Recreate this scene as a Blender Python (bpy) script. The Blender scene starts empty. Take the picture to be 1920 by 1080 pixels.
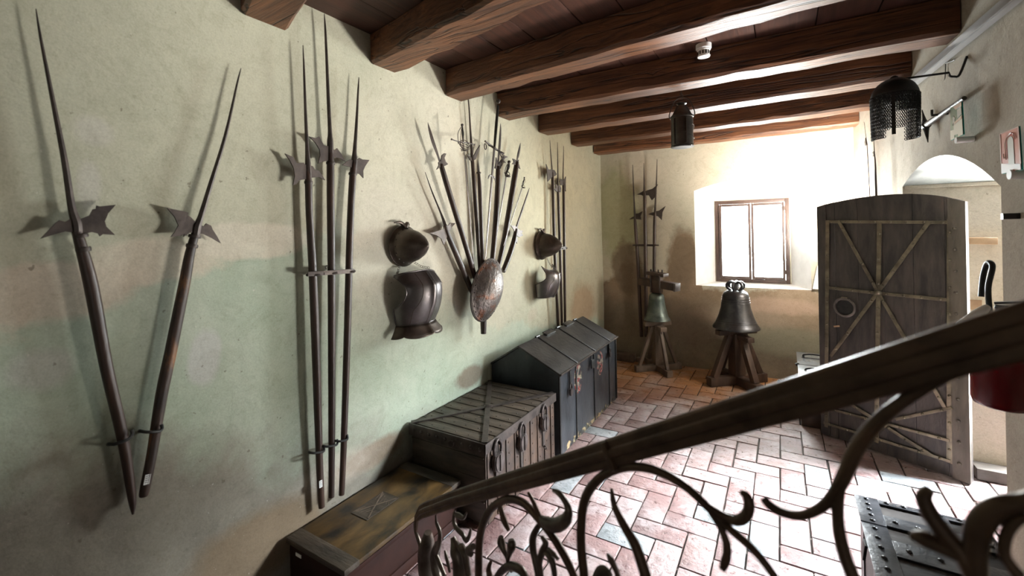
import bpy, bmesh, math, random
from mathutils import Vector, Matrix
V = Vector
random.seed(7)
C = bpy.context.scene.collection
PI = math.pi

# ------------------------------------------------------------------ camera, world, light, exposure
F_PX, PX0, PY0 = 830.0, 960.0, 433.0            # focal length and principal point of the 1920x1080 frame
CAM = V((2.0, 0.0, 1.644))
YAW, ROLL = math.radians(31.4), 0.02
fw = V((-math.sin(YAW), math.cos(YAW), 0)); r0 = V((math.cos(YAW), math.sin(YAW), 0)); u0 = V((0, 0, 1))
rt = r0*math.cos(ROLL) - u0*math.sin(ROLL); up = u0*math.cos(ROLL) + r0*math.sin(ROLL)
cam = bpy.data.cameras.new('camera'); cam_o = bpy.data.objects.new('camera', cam); C.objects.link(cam_o)
cam_o.matrix_world = Matrix(((rt.x, up.x, -fw.x, CAM.x), (rt.y, up.y, -fw.y, CAM.y), (rt.z, up.z, -fw.z, CAM.z), (0, 0, 0, 1)))
cam.sensor_width = 36; cam.lens = F_PX/1920*36; cam.shift_y = -(540-PY0)/1920; cam.clip_start = 0.02
cam.dof.use_dof = True; cam.dof.focus_distance = 3.2; cam.dof.aperture_fstop = 2.2
sc = bpy.context.scene; sc.camera = cam_o
sc.view_settings.view_transform = 'Standard'; sc.view_settings.look = 'None'
sc.view_settings.exposure = 0.0; sc.view_settings.gamma = 1; sc.view_settings.use_curve_mapping = False
sc.cycles.use_denoising = True; sc.cycles.max_bounces = 10; sc.cycles.diffuse_bounces = 8

world = bpy.data.worlds.new('sky'); sc.world = world; world.use_nodes = True
bg = world.node_tree.nodes['Background']; bg.inputs[0].default_value = (0.93, 0.97, 1.0, 1); bg.inputs[1].default_value = 140.0

L = 5.54                                        # room depth, left wall is x = 0
def XR(y): return 2.62 + (5.54-y)*0.067         # the slightly skewed right wall

def area(name, loc, rot, sx, sy, power, col=(1, 1, 1), portal=False, spread=None):
    d = bpy.data.lights.new(name, 'AREA'); d.shape = 'RECTANGLE'; d.size = sx; d.size_y = sy; d.energy = power; d.color = col
    if portal: d.cycles.is_portal = True
    if spread: d.spread = spread
    o = bpy.data.objects.new(name, d); C.objects.link(o); o.location = loc; o.rotation_euler = rot
    return o
# daylight portals in the doorway and the window (they only help sampling)
area('window_portal', (1.69, L+0.42, 1.46), (-PI/2, 0, 0), 0.85, 1.05, 1, portal=True)
def aim(o, to):
    o.rotation_euler = (V(to)-o.location).to_track_quat('-Z', 'Y').to_euler()
# enclosure lamps stand in for doorway daylight; an added weak fill behind the camera
DOOR_P, SKY_P, REAR_FILL_P, CORNER_P = 5, 300, 1.5, 420
aim(area('doorway_daylight', (5.3, 4.4, 1.05), (0, 0, 0), 1.2, 1.7, DOOR_P, (0.95, 0.98, 1), spread=math.radians(120)), (2.3, 3.35, 1.15))
UPLIGHT_P = 220
aim(area('added_doorway_uplight', (4.4, 4.45, 0.06), (0, 0, 0), 1.0, 0.9, UPLIGHT_P, (1.0, 0.97, 0.92), spread=math.radians(85)), (1.9, 3.4, 2.6))  # uplight added to brighten the beam undersides, no lit ground outside
aim(area('doorway_sky_lamp', (4.7, 4.35, 2.5), (0, 0, 0), 0.9, 0.8, SKY_P, (0.86, 0.94, 1), spread=math.radians(62)), (2.35, 3.35, 0))
aim(area('added_rear_fill', (2.5, -1.3, 1.3), (0, 0, 0), 1.0, 1.2, REAR_FILL_P, (1.0, 0.98, 0.93), spread=math.radians(110)), (0, 0.7, 1.2))  # added fill lamp
pl = bpy.data.lights.new('added_corner_spot', 'SPOT'); pl.energy = CORNER_P; pl.color = (1, 0.95, 0.87); pl.shadow_soft_size = 0.1; pl.spot_size = math.radians(125); pl.spot_blend = 1.0  # spot added for the bright back corner
plo = bpy.data.objects.new('added_corner_spot', pl); C.objects.link(plo); plo.location = (2.42, 4.80, 1.5); aim(plo, (2.25, 5.54, 2.25))
pl2 = bpy.data.lights.new('added_corner_fill', 'POINT'); pl2.energy = 45; pl2.color = (1, 0.95, 0.88); pl2.shadow_soft_size = 0.1  # point fill added beside the spot, also without a fitting
plo2 = bpy.data.objects.new('added_corner_fill', pl2); C.objects.link(plo2); plo2.location = (2.42, 4.78, 1.45)

# ------------------------------------------------------------------ pixels of the photograph to points in the room
def ray(px, py): return fw + rt*((px-PX0)/F_PX) - up*((py-PY0)/F_PX)
def hit(px, py, p, n):
    d = ray(px, py); return CAM + d*((V(p)-CAM).dot(V(n))/d.dot(V(n)))
def WL(px, py, off=0.0): return hit(px, py, (off, 0, 0), (1, 0, 0))
def WB(px, py, off=0.0): return hit(px, py, (0, L-off, 0), (0, 1, 0))
NR = V((-1, -0.067, 0)).normalized()
def WR(px, py, off=0.0): return hit(px, py, V((XR(0), 0, 0))+NR*off, NR)
def FL(px, py, z=0.0): return hit(px, py, (0, 0, z), (0, 0, 1))
def mpp(px, p):                                  # metres per pixel across a thing at point p seen in column px
    Z = (p-CAM).dot(fw); u = (px-PX0)/F_PX
    return Z/F_PX/math.sqrt(1+u*u)
def crop(x0, y0, s): return lambda p: (x0+p[0]/s, y0+p[1]/s)

# ------------------------------------------------------------------ materials
def nt(name):
    m = bpy.data.materials.new(name); m.use_nodes = True
    t = m.node_tree; b = t.nodes['Principled BSDF']; return m, t, b
def N(t, typ, **kw):
    n = t.nodes.new(typ)
    for k, v in kw.items():
        if k.startswith('i_'):
            key = k[2:]; key = int(key) if key.isdigit() else key.replace('_', ' ')
            n.inputs[key].default_value = v
        else: setattr(n, k, v)
    return n
def ramp(t, fac, stops, interp='LINEAR'):
    r = t.nodes.new('ShaderNodeValToRGB'); e = r.color_ramp.elements; r.color_ramp.interpolation = interp
    while len(e) > 1: e.remove(e[-1])
    e[0].position = stops[0][0]; e[0].color = (*stops[0][1], 1)
    for p, c in stops[1:]:
        k = e.new(p); k.color = (*c, 1)
    t.links.new(fac, r.inputs[0]); return r.outputs[0]
def mth(t, op, a, b=None, c=None, clamp=False):
    n = t.nodes.new('ShaderNodeMath'); n.operation = op; n.use_clamp = clamp
    for i, x in enumerate((a, b, c)):
        if x is None: continue
        if isinstance(x, (int, float)): n.inputs[i].default_value = x
        else: t.links.new(x, n.inputs[i])
    return n.outputs[0]
def mixc(t, fac, a, b, mode='MIX'):
    n = t.nodes.new('ShaderNodeMix'); n.data_type = 'RGBA'; n.blend_type = mode
    for i, x in ((0, fac), (6, a), (7, b)):
        if isinstance(x, (int, float)): n.inputs[i].default_value = x
        elif isinstance(x, tuple): n.inputs[i].default_value = (*x, 1)
        else: t.links.new(x, n.inputs[i])
    return n.outputs[2]
def pos(t): return t.nodes.new('ShaderNodeNewGeometry').outputs['Position']
def noise(t, vec, scale, detail=4, rough=0.55, dist=0.0):
    n = t.nodes.new('ShaderNodeTexNoise'); n.inputs['Scale'].default_value = scale; n.inputs['Detail'].default_value = detail
    n.inputs['Roughness'].default_value = rough; n.inputs['Distortion'].default_value = dist
    if vec is not None: t.links.new(vec, n.inputs['Vector'])
    return n.outputs['Fac']
def mapv(t, vec, scale=(1, 1, 1), rot=(0, 0, 0)):
    m = t.nodes.new('ShaderNodeMapping'); m.inputs['Scale'].default_value = scale; m.inputs['Rotation'].default_value = rot
    t.links.new(vec, m.inputs['Vector']); return m.outputs[0]
def bump(t, b, h, strength=0.3, dist=0.01, prev=None):
    n = t.nodes.new('ShaderNodeBump'); n.inputs['Strength'].default_value = strength; n.inputs['Distance'].default_value = dist
    t.links.new(h, n.inputs['Height'])
    if prev is not None: t.links.new(prev, n.inputs['Normal'])
    t.links.new(n.outputs[0], b.inputs['Normal']); return n.outputs[0]

def mottled(name, c1, c2, scale=8, rough=0.6, metal=0.0, bs=0.25, stretch=(1, 1, 1), detail=6, bd=0.004, c3=None, lo=0.35, hi=0.65, rvar=0.15, spec=0.5):
    m, t, b = nt(name); p = pos(t); v = mapv(t, p, stretch)
    n1 = noise(t, v, scale, detail, 0.6, 0.3)
    st = [(lo, c1), (hi, c2)]
    if c3: st.append((min(hi+0.13, 0.98), c3))
    col = ramp(t, n1, st); t.links.new(col, b.inputs['Base Color'])
    n2 = noise(t, v, scale*5, 4)
    t.links.new(mth(t, 'ADD', rough-rvar/2, mth(t, 'MULTIPLY', n2, rvar)), b.inputs['Roughness'])
    b.inputs['Metallic'].default_value = metal; b.inputs['Specular IOR Level'].default_value = spec
    bump(t, b, mth(t, 'ADD', n2, n1), bs, bd)
    return m
def plain(name, c, rough=0.5, metal=0.0, emit=None):
    m, t, b = nt(name); b.inputs['Base Color'].default_value = (*c, 1); b.inputs['Roughness'].default_value = rough; b.inputs['Metallic'].default_value = metal
    v = noise(t, pos(t), 40, 3)
    t.links.new(mth(t, 'ADD', rough-0.05, mth(t, 'MULTIPLY', v, 0.1)), b.inputs['Roughness'])
    return m

def plaster(name, ax, top1, top2, mid1, mid2, low1, low2, zb, zl, stains, umax=5.6, damp=None, rough_bump=0.5):
    """Old lime plaster: an upper coat, a second coat below the ragged line zb(u), a damp or shade-darkened foot below zl(u), and local patches."""
    m, t, b = nt(name); p = pos(t)
    s = t.nodes.new('ShaderNodeSeparateXYZ'); t.links.new(p, s.inputs[0])
    u = s.outputs[ax]; z = s.outputs[2]
    w1 = noise(t, p, 2.2, 5, 0.65); w2 = noise(t, p, 9, 6, 0.7); w3 = noise(t, p, 0.9, 3, 0.5); fine = noise(t, p, 70, 5, 0.7)
    wob = mth(t, 'ADD', mth(t, 'MULTIPLY', mth(t, 'SUBTRACT', w1, 0.5), 0.55), mth(t, 'MULTIPLY', mth(t, 'SUBTRACT', w2, 0.5), 0.16))
    un = mth(t, 'DIVIDE', u, umax)
    def level(pts, soft):
        g = ramp(t, un, [(max(0, a)/umax, (h/3, h/3, h/3)) for a, h in pts])
        zz = mth(t, 'MULTIPLY', g, 3.0)
        d = mth(t, 'SUBTRACT', mth(t, 'ADD', zz, wob), z)
        return mth(t, 'MULTIPLY_ADD', d, 1/soft, 0.5, clamp=True)
    ct = mixc(t, mth(t, 'MULTIPLY_ADD', w3, 3.0, -1.0, clamp=True), top1, top2)
    cm = mixc(t, mth(t, 'MULTIPLY_ADD', w1, 3.2, -1.1, clamp=True), mid1, mid2)
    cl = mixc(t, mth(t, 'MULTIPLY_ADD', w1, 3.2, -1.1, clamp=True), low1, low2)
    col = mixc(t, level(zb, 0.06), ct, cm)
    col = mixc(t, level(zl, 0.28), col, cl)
    if damp: col = mixc(t, mth(t, 'MULTIPLY', level(damp[0], 0.10), damp[2]), col, damp[1])
    for (su, sz, ru, rz, c, k, soft) in stains:
        du = mth(t, 'DIVIDE', mth(t, 'SUBTRACT', u, su), ru); dz = mth(t, 'DIVIDE', mth(t, 'SUBTRACT', z, sz), rz)
        d = mth(t, 'SQRT', mth(t, 'ADD', mth(t, 'MULTIPLY', du, du), mth(t, 'MULTIPLY', dz, dz)))
        d = mth(t, 'ADD', d, mth(t, 'MULTIPLY', wob, 2.8))
        f = mth(t, 'MULTIPLY', mth(t, 'MULTIPLY_ADD', mth(t, 'SUBTRACT', 1.0, d), 1/soft, 0.5, clamp=True), k)
        col = mixc(t, f, col, c)
    # faint hair cracks and grime speckle
    sp = ramp(t, noise(t, p, 28, 8, 0.75), [(0.30, (0.80, 0.78, 0.74)), (0.46, (1, 1, 1))])
    col = mixc(t, 0.7, col, sp, 'MULTIPLY')
    st = ramp(t, noise(t, mapv(t, p, (1, 1, 1)), 5.5, 9, 0.8, 1.5), [(0.36, (0.84, 0.83, 0.80)), (0.52, (1, 1, 1)), (0.7, (1.06, 1.05, 1.03))])
    col = mixc(t, 0.75, col, st, 'MULTIPLY')
    # tiny chips that show the white lime, and pinholes
    ch = ramp(t, noise(t, p, 55, 3, 0.6), [(0.715, (0, 0, 0)), (0.745, (1, 1, 1))]); col = mixc(t, mth(t, 'MULTIPLY', ch, 0.45), col, (0.75, 0.72, 0.65))
    ph = ramp(t, noise(t, p, 33, 2, 0.5), [(0.24, (1, 1, 1)), (0.275, (0, 0, 0))]); col = mixc(t, mth(t, 'MULTIPLY', ph, 0.55), col, (0.12, 0.09, 0.06))
    gr = ramp(t, noise(t, p, 130, 4, 0.7), [(0.30, (0.86, 0.85, 0.83)), (0.55, (1, 1, 1)), (0.75, (1.08, 1.07, 1.05))]); col = mixc(t, 0.9, col, gr, 'MULTIPLY')
    t.links.new(col, b.inputs['Base Color']); b.inputs['Roughness'].default_value = 0.92; b.inputs['Specular IOR Level'].default_value = 0.2
    b1 = bump(t, b, fine, 0.35*rough_bump, 0.006)
    bump(t, b, mth(t, 'ADD', w2, mth(t, 'MULTIPLY', w1, 2.0)), 0.35*rough_bump, 0.014, b1)
    return m

CREAM, GREEN = (0.66, 0.60, 0.46), (0.50, 0.54, 0.41)
def wl_uz(px, py):
    q = WL(px, py); return q.y, q.z
def st(px, py, ru, rz, c, k, soft=0.5):
    y, z = wl_uz(px, py); return (y, z, ru, rz, c, k, soft)
M = {}
M['plaster_left'] = plaster('green_washed_plaster', 1, (0.47, 0.47, 0.36), (0.58, 0.56, 0.43), (0.41, 0.48, 0.37), (0.50, 0.55, 0.445), (0.21, 0.19, 0.155), (0.30, 0.275, 0.225),  # foot colours are grey-beige, with lower-left shade darkened into them
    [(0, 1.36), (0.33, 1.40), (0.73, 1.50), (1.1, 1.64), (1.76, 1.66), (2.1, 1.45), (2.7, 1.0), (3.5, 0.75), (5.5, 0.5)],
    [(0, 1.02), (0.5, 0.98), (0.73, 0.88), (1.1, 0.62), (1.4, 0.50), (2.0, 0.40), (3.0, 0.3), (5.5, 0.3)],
    [st(100, 545, .24, .10, (0.60, 0.52, 0.42), 0.8, 0.3), st(290, 490, .20, .09, (0.62, 0.56, 0.45), 0.8, 0.3), st(480, 452, .26, .07, (0.66, 0.61, 0.50), 0.8, 0.3),
     st(385, 665, .06, .12, (0.56, 0.56, 0.53), 0.75, 0.35), st(75, 695, .07, .06, (0.52, 0.51, 0.47), 0.6), st(180, 245, .05, .05, (0.57, 0.55, 0.50), 0.45), st(168, 345, .03, .08, (0.57, 0.55, 0.51), 0.45),
     st(860, 330, .75, .55, (0.72, 0.67, 0.55), 0.7, 1.1), st(760, 480, .5, .40, (0.66, 0.62, 0.52), 0.75, 0.9), st(1020, 340, .9, .75, (0.74, 0.68, 0.48), 0.65, 1.2), st(920, 540, .5, .4, (0.66, 0.62, 0.50), 0.6, 1.0),
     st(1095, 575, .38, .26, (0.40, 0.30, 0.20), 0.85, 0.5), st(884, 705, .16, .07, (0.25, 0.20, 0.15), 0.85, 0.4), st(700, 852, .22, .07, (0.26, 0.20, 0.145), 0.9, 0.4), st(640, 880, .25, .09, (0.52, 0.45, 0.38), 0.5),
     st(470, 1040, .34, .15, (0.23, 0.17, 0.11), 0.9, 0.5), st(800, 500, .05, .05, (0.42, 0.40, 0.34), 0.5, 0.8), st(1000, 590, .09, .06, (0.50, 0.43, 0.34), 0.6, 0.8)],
    damp=None)
M['plaster_back'] = plaster('damp_stained_plaster', 0, (0.50, 0.48, 0.37), (0.60, 0.53, 0.42), (0.22, 0.16, 0.10), (0.36, 0.275, 0.19), (0.17, 0.14, 0.10), (0.26, 0.215, 0.15),
    [(0, 0.95), (0.15, 1.0), (0.3, 1.32), (0.45, 1.12), (0.75, 1.0), (0.92, 1.5), (1.1, 1.55), (1.2, 0.93), (2.7, 0.93)],
    [(0, 0.75), (0.8, 0.70), (1.4, 0.70), (2.0, 0.55), (2.7, 0.55)],
    [(0.18, 1.85, .30, .55, (0.36, 0.37, 0.21), 0.7, 0.5), (0.32, 1.12, .20, .30, (0.20, 0.15, 0.10), 0.9, 0.35), (0.98, 1.30, .16, .36, (0.22, 0.165, 0.11), 0.85, 0.4), (1.6, 0.62, .5, .14, (0.38, 0.30, 0.22), 0.7, 0.5),
     (1.95, 0.78, .4, .10, (0.48, 0.35, 0.26), 0.75, 0.4), (1.1, 0.4, .35, .2, (0.19, 0.15, 0.11), 0.7, 0.6), (2.0, 0.42, .5, .14, (0.25, 0.24, 0.17), 0.7, 0.5)], umax=2.8)
M['plaster_right'] = plaster('grey_brown_plaster', 1, (0.38, 0.34, 0.28), (0.48, 0.43, 0.35), (0.38, 0.34, 0.28), (0.46, 0.42, 0.34), (0.40, 0.35, 0.28), (0.48, 0.42, 0.34),
    [(0, 1.0), (5.5, 1.0)], [(0, 0.4), (5.5, 0.4)],
    [(4.0, 1.3, 0.5, 0.25, (0.55, 0.46, 0.33), 0.7, 0.8), (4.0, 0.5, 0.5, 0.3, (0.60, 0.50, 0.44), 0.6, 0.8), (4.9, 1.9, .9, .9, (0.66, 0.60, 0.52), 0.8, 0.8)], rough_bump=0.9)
M['white_plaster'] = mottled('whitewashed_plaster', (0.36, 0.39, 0.385), (0.45, 0.48, 0.475), 12, 0.9, 0, 0.4, spec=0.2)
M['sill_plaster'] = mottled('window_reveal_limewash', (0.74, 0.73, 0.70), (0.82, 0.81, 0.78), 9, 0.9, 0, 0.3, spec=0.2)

def wood(name, dark, light, along=0, s=1.0, rough=0.55, crack=True, bs=0.6):
    m, t, b = nt(name); p = pos(t); sca = [26*s, 26*s, 26*s]; sca[along] = 1.6*s
    v = mapv(t, p, tuple(sca))
    g = noise(t, v, 1.0, 8, 0.7, 1.2); big = noise(t, p, 2.0, 3)
    col = ramp(t, g, [(0.30, dark), (0.52, tuple((a+c)/2 for a, c in zip(dark, light))), (0.72, light)])
    col = mixc(t, 0.6, col, ramp(t, big, [(0.35, (0.6, 0.55, 0.5)), (0.65, (1.15, 1.1, 1.05))]), 'MULTIPLY')
    h = g
    if crack:
        sc2 = [9*s, 9*s, 9*s]; sc2[along] = 0.45*s
        k = ramp(t, noise(t, mapv(t, p, tuple(sc2)), 1.0, 3, 0.5, 0.8), [(0.485, (1, 1, 1)), (0.50, (0, 0, 0)), (0.515, (1, 1, 1))])
        col = mixc(t, 0.8, col, k, 'MULTIPLY'); h = mth(t, 'ADD', g, mth(t, 'MULTIPLY', k, 0.8))
    t.links.new(col, b.inputs['Base Color']); b.inputs['Roughness'].default_value = rough
    bump(t, b, h, bs, 0.012); return m
M['beam'] = wood('old_beam_timber', (0.026, 0.008, 0.004), (0.26, 0.108, 0.045), 0, 1.0, 0.5)
M['plank'] = wood('ceiling_board_timber', (0.028, 0.010, 0.006), (0.09, 0.032, 0.017), 1, 0.8, 0.6, False, 0.3)
M['shaft'] = mottled('dark_ash_shaft', (0.022, 0.012, 0.009), (0.060, 0.032, 0.022), 3, 0.42, 0, 0.2, (6, 6, 1.2), c3=(0.075, 0.040, 0.026))
M['worn_shaft'] = mottled('worn_ash_shaft', (0.022, 0.012, 0.009), (0.055, 0.030, 0.02), 3.0, 0.5, 0, 0.2, (8, 5, 1.5), c3=(0.28, 0.12, 0.04), lo=0.35, hi=0.56)
M['iron'] = mottled('wrought_iron', (0.040, 0.033, 0.030), (0.085, 0.066, 0.056), 18, 0.5, 0.55, 0.3)
M['blade'] = mottled('brown_patina_steel', (0.048, 0.038, 0.034), (0.090, 0.071, 0.062), 14, 0.48, 0.6, 0.2)
M['steel'] = mottled('tarnished_steel', (0.10, 0.088, 0.082), (0.19, 0.17, 0.16), 10, 0.38, 0.8, 0.2)
M['helmet'] = mottled('browned_helmet_steel', (0.055, 0.042, 0.034), (0.115, 0.090, 0.072), 9, 0.42, 0.7, 0.2)
M['armour'] = mottled('polished_armour_steel', (0.085, 0.074, 0.072), (0.16, 0.145, 0.142), 7, 0.36, 0.85, 0.15)
M['armour_pale'] = mottled('pale_armour_steel', (0.17, 0.16, 0.16), (0.30, 0.285, 0.28), 7, 0.34, 0.85, 0.15)
M['padlock'] = mottled('worn_padlock_iron', (0.045, 0.036, 0.034), (0.115, 0.095, 0.088), 14, 0.33, 0.6, 0.3)
M['shield'] = mottled('rust_spotted_shield', (0.11, 0.095, 0.088), (0.17, 0.15, 0.14), 9, 0.42, 0.7, 0.9, bd=0.006, c3=(0.20, 0.075, 0.03), lo=0.28, hi=0.54)
M['rail_iron'] = mottled('brown_railing_iron', (0.066, 0.040, 0.028), (0.14, 0.088, 0.058), 12, 0.42, 0.5, 0.25)
M['leaf_iron'] = mottled('worn_leaf_iron', (0.07, 0.052, 0.042), (0.17, 0.135, 0.11), 16, 0.35, 0.6, 0.3)
M['black_chest'] = mottled('black_painted_boards', (0.011, 0.013, 0.016), (0.032, 0.036, 0.042), 5, 0.33, 0, 0.35, (1.5, 1.5, .8), c3=(0.06, 0.052, 0.045), lo=0.35, hi=0.62)
M['black_lid'] = mottled('black_hide_lid', (0.015, 0.014, 0.014), (0.040, 0.037, 0.035), 7, 0.34, 0, 0.6, c3=(0.075, 0.07, 0.066))
M['chest_wood'] = mottled('grey_brown_chest_boards', (0.024, 0.017, 0.012), (0.072, 0.053, 0.037), 7, 0.50, 0, 0.6, (.6, 2.5, 2.5), c3=(0.10, 0.078, 0.055))
M['chest_front'] = mottled('brown_chest_front', (0.024, 0.014, 0.010), (0.062, 0.035, 0.022), 6, 0.5, 0, 0.4, (1, 1, 2))
M['strap'] = mottled('chest_iron_strap', (0.035, 0.028, 0.025), (0.085, 0.068, 0.06), 12, 0.42, 0.5, 0.3)
M['box_top'] = mottled('stained_ochre_lid', (0.013, 0.009, 0.006), (0.095, 0.053, 0.017), 4.5, 0.40, 0, 0.2, (2.0, 1, 1), c3=(0.15, 0.085, 0.03), lo=0.36, hi=0.56)
M['box_side'] = mottled('dark_red_brown_panel', (0.016, 0.006, 0.0045), (0.034, 0.012, 0.008), 5, 0.6, 0, 0.2, spec=0.2)
M['door'] = mottled('dark_door_boards', (0.018, 0.015, 0.014), (0.055, 0.043, 0.037), 6, 0.42, 0.0, 0.5, (3, 3, 0.7), c3=(0.09, 0.060, 0.045))
M['door_rim'] = mottled('door_rim_timber', (0.050, 0.040, 0.030), (0.095, 0.078, 0.060), 5, 0.5, 0.0, 0.4, (3, 3, 0.7))
M['door_strap'] = mottled('door_iron_strap', (0.085, 0.072, 0.050), (0.19, 0.160, 0.11), 12, 0.36, 0.45, 0.3)
M['bronze'] = mottled('dark_bell_bronze', (0.030, 0.031, 0.035), (0.075, 0.072, 0.072), 9, 0.36, 0.75, 0.15)
M['green_bronze'] = mottled('green_bell_bronze', (0.06, 0.078, 0.07), (0.14, 0.165, 0.14), 9, 0.42, 0.6, 0.15)
M['stand'] = mottled('dark_oak_stand', (0.026, 0.014, 0.009), (0.075, 0.042, 0.026), 5, 0.55, 0, 0.3, (2, 2, 0.6))
M['stand_pale'] = mottled('grey_oak_stand', (0.075, 0.052, 0.036), (0.16, 0.115, 0.08), 5, 0.6, 0, 0.3, (2, 2, 0.6))
M['frame'] = mottled('window_frame_timber', (0.05, 0.028, 0.022), (0.09, 0.055, 0.04), 6, 0.5, 0, 0.2)
M['black_iron'] = mottled('blackened_iron', (0.012, 0.012, 0.012), (0.03, 0.029, 0.028), 14, 0.45, 0.4, 0.3)
M['wet_iron'] = mottled('blued_chest_iron', (0.022, 0.023, 0.027), (0.055, 0.055, 0.061), 14, 0.36, 0.5, 0.4)
M['dark_boards'] = mottled('dark_chest_boards', (0.012, 0.009, 0.008), (0.034, 0.027, 0.023), 6, 0.65, 0, 0.4, (.6, 2.5, 2.5), spec=0.2)
M['pale_lid'] = mottled('slate_painted_lid', (0.11, 0.125, 0.135), (0.16, 0.175, 0.185), 6, 0.20, 0.0, 0.1, spec=0.9)
M['tin'] = mottled('dull_lantern_tin', (0.035, 0.033, 0.030), (0.07, 0.066, 0.060), 10, 0.35, 0.7, 0.15)
M['white'] = plain('white_plastic', (0.75, 0.75, 0.76), 0.35)
M['trunking'] = plain('grey_white_trunking', (0.36, 0.36, 0.36), 0.3)
M['paper'] = plain('white_label_paper', (0.72, 0.72, 0.70), 0.7)
M['ink'] = plain('black_ink', (0.02, 0.02, 0.02), 0.6)
M['green'] = plain('exit_sign_green', (0.010, 0.115, 0.075), 0.3)
M['teal'] = plain('teal_edge_plexi', (0.02, 0.42, 0.36), 0.15)
M['red_sign'] = plain('alarm_sign_red', (0.44, 0.11, 0.09), 0.3)
M['pink_line'] = plain('sign_pale_pink', (0.56, 0.36, 0.30), 0.4)
M['sign_grey'] = plain('sign_grey_green', (0.42, 0.42, 0.36), 0.4)
M['sign_cream'] = plain('sign_cream', (0.66, 0.64, 0.52), 0.4)
M['sign_buff'] = plain('sign_buff', (0.52, 0.38, 0.28), 0.4)
M['ext_red'] = plain('extinguisher_red', (0.13, 0.003, 0.006), 0.25)
M['rubber'] = plain('black_rubber', (0.015, 0.015, 0.017), 0.3)
M['sill_wood'] = mottled('dark_threshold_wood', (0.05, 0.042, 0.035), (0.11, 0.09, 0.075), 6, 0.5, 0, 0.3)
M['peg_wood'] = mottled('raw_peg_wood', (0.25, 0.15, 0.08), (0.38, 0.25, 0.14), 8, 0.6, 0, 0.3)
M['ground'] = mottled('pale_enclosure_stone', (0.30, 0.29, 0.26), (0.40, 0.38, 0.35), 4, 0.9, 0, 0.2)  # used only by the added enclosure floor
def glass():
    m = bpy.data.materials.new('window_glass'); m.use_nodes = True; t = m.node_tree; t.nodes.clear()
    o = t.nodes.new('ShaderNodeOutputMaterial'); a = t.nodes.new('ShaderNodeBsdfTransparent'); g = t.nodes.new('ShaderNodeBsdfGlossy'); g.inputs['Roughness'].default_value = 0.03
    a.inputs[0].default_value = (0.95, 0.97, 0.96, 1)
    x = t.nodes.new('ShaderNodeMixShader'); f = t.nodes.new('ShaderNodeFresnel'); f.inputs[0].default_value = 1.45
    t.links.new(f.outputs[0], x.inputs[0]); t.links.new(a.outputs[0], x.inputs[1]); t.links.new(g.outputs[0], x.inputs[2]); t.links.new(x.outputs[0], o.inputs[0]); return m
M['glass'] = glass()
def mail():
    m, t, b = nt('black_mail_rings'); b.inputs['Base Color'].default_value = (0.012, 0.012, 0.012, 1); b.inputs['Metallic'].default_value = 0.3; b.inputs['Roughness'].default_value = 0.5
    v = noise(t, pos(t), 160, 2); bump(t, b, v, 0.5, 0.003); return m
M['mail'] = mail()
def flaked(name, c1, c2, scale):
    m, t, b = nt(name); p = pos(t)
    t.links.new(ramp(t, noise(t, p, scale, 4), [(0.42, c1), (0.5, c2), (0.62, (0.15, 0.14, 0.09))]), b.inputs['Base Color'])
    al = ramp(t, noise(t, p, scale*1.3, 5, 0.7), [(0.46, (0, 0, 0)), (0.54, (0.7, 0.7, 0.7))]); t.links.new(al, b.inputs['Alpha']); b.inputs['Roughness'].default_value = 0.6; return m
M['emblem'] = flaked('flaking_crest_paint', (0.22, 0.03, 0.025), (0.26, 0.22, 0.17), 26)
M['peeled'] = flaked('peeled_bare_wood', (0.42, 0.30, 0.16), (0.50, 0.40, 0.24), 14)
def brick():
    m, t, b = nt('worn_floor_brick'); g = t.nodes.new('ShaderNodeNewGeometry'); p = g.outputs['Position']; r = g.outputs['Random Per Island']
    col = ramp(t, r, [(0.0, (0.165, 0.090, 0.084)), (0.2, (0.215, 0.130, 0.122)), (0.42, (0.135, 0.072, 0.067)), (0.6, (0.235, 0.165, 0.158)), (0.78, (0.18, 0.108, 0.10)), (0.92, (0.18, 0.19, 0.195))], 'CONSTANT')
    s = t.nodes.new('ShaderNodeSeparateXYZ'); t.links.new(p, s.inputs[0])
    # the far end of the floor turns more orange between y = 4.1 m and the back wall
    wob = noise(t, p, 1.6, 4)
    far = mth(t, 'MULTIPLY_ADD', mth(t, 'ADD', s.outputs[1], mth(t, 'MULTIPLY', wob, 0.9)), 1.1, -5.0, clamp=True)
    col = mixc(t, mth(t, 'MULTIPLY', far, 0.8), col, (0.42, 0.20, 0.065))
    # limescale worn pale in the middle of the floor
    sp = noise(t, p, 3.0, 7, 0.7)
    col = mixc(t, mth(t, 'MULTIPLY', ramp(t, sp, [(0.48, (0, 0, 0)), (0.70, (1, 1, 1))]), 0.6), col, (0.43, 0.41, 0.41))
    fn = noise(t, p, 24, 8, 0.75)
    col = mixc(t, 0.8, col, ramp(t, fn, [(0.30, (0.38, 0.34, 0.32)), (0.5, (1, 1, 1)), (0.72, (1.2, 1.17, 1.15))]), 'MULTIPLY')
    t.links.new(col, b.inputs['Base Color'])
    t.links.new(mth(t, 'MULTIPLY_ADD', fn, 0.40, 0.12), b.inputs['Roughness']); b.inputs['Specular IOR Level'].default_value = 0.65
    bump(t, b, mth(t, 'ADD', fn, mth(t, 'MULTIPLY', noise(t, p, 7, 4), 1.5)), 0.8, 0.010); return m
M['brick'] = brick()
M['mortar'] = mottled('dark_mortar', (0.03, 0.022, 0.018), (0.07, 0.055, 0.045), 14, 0.95, 0, 0.4)

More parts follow.
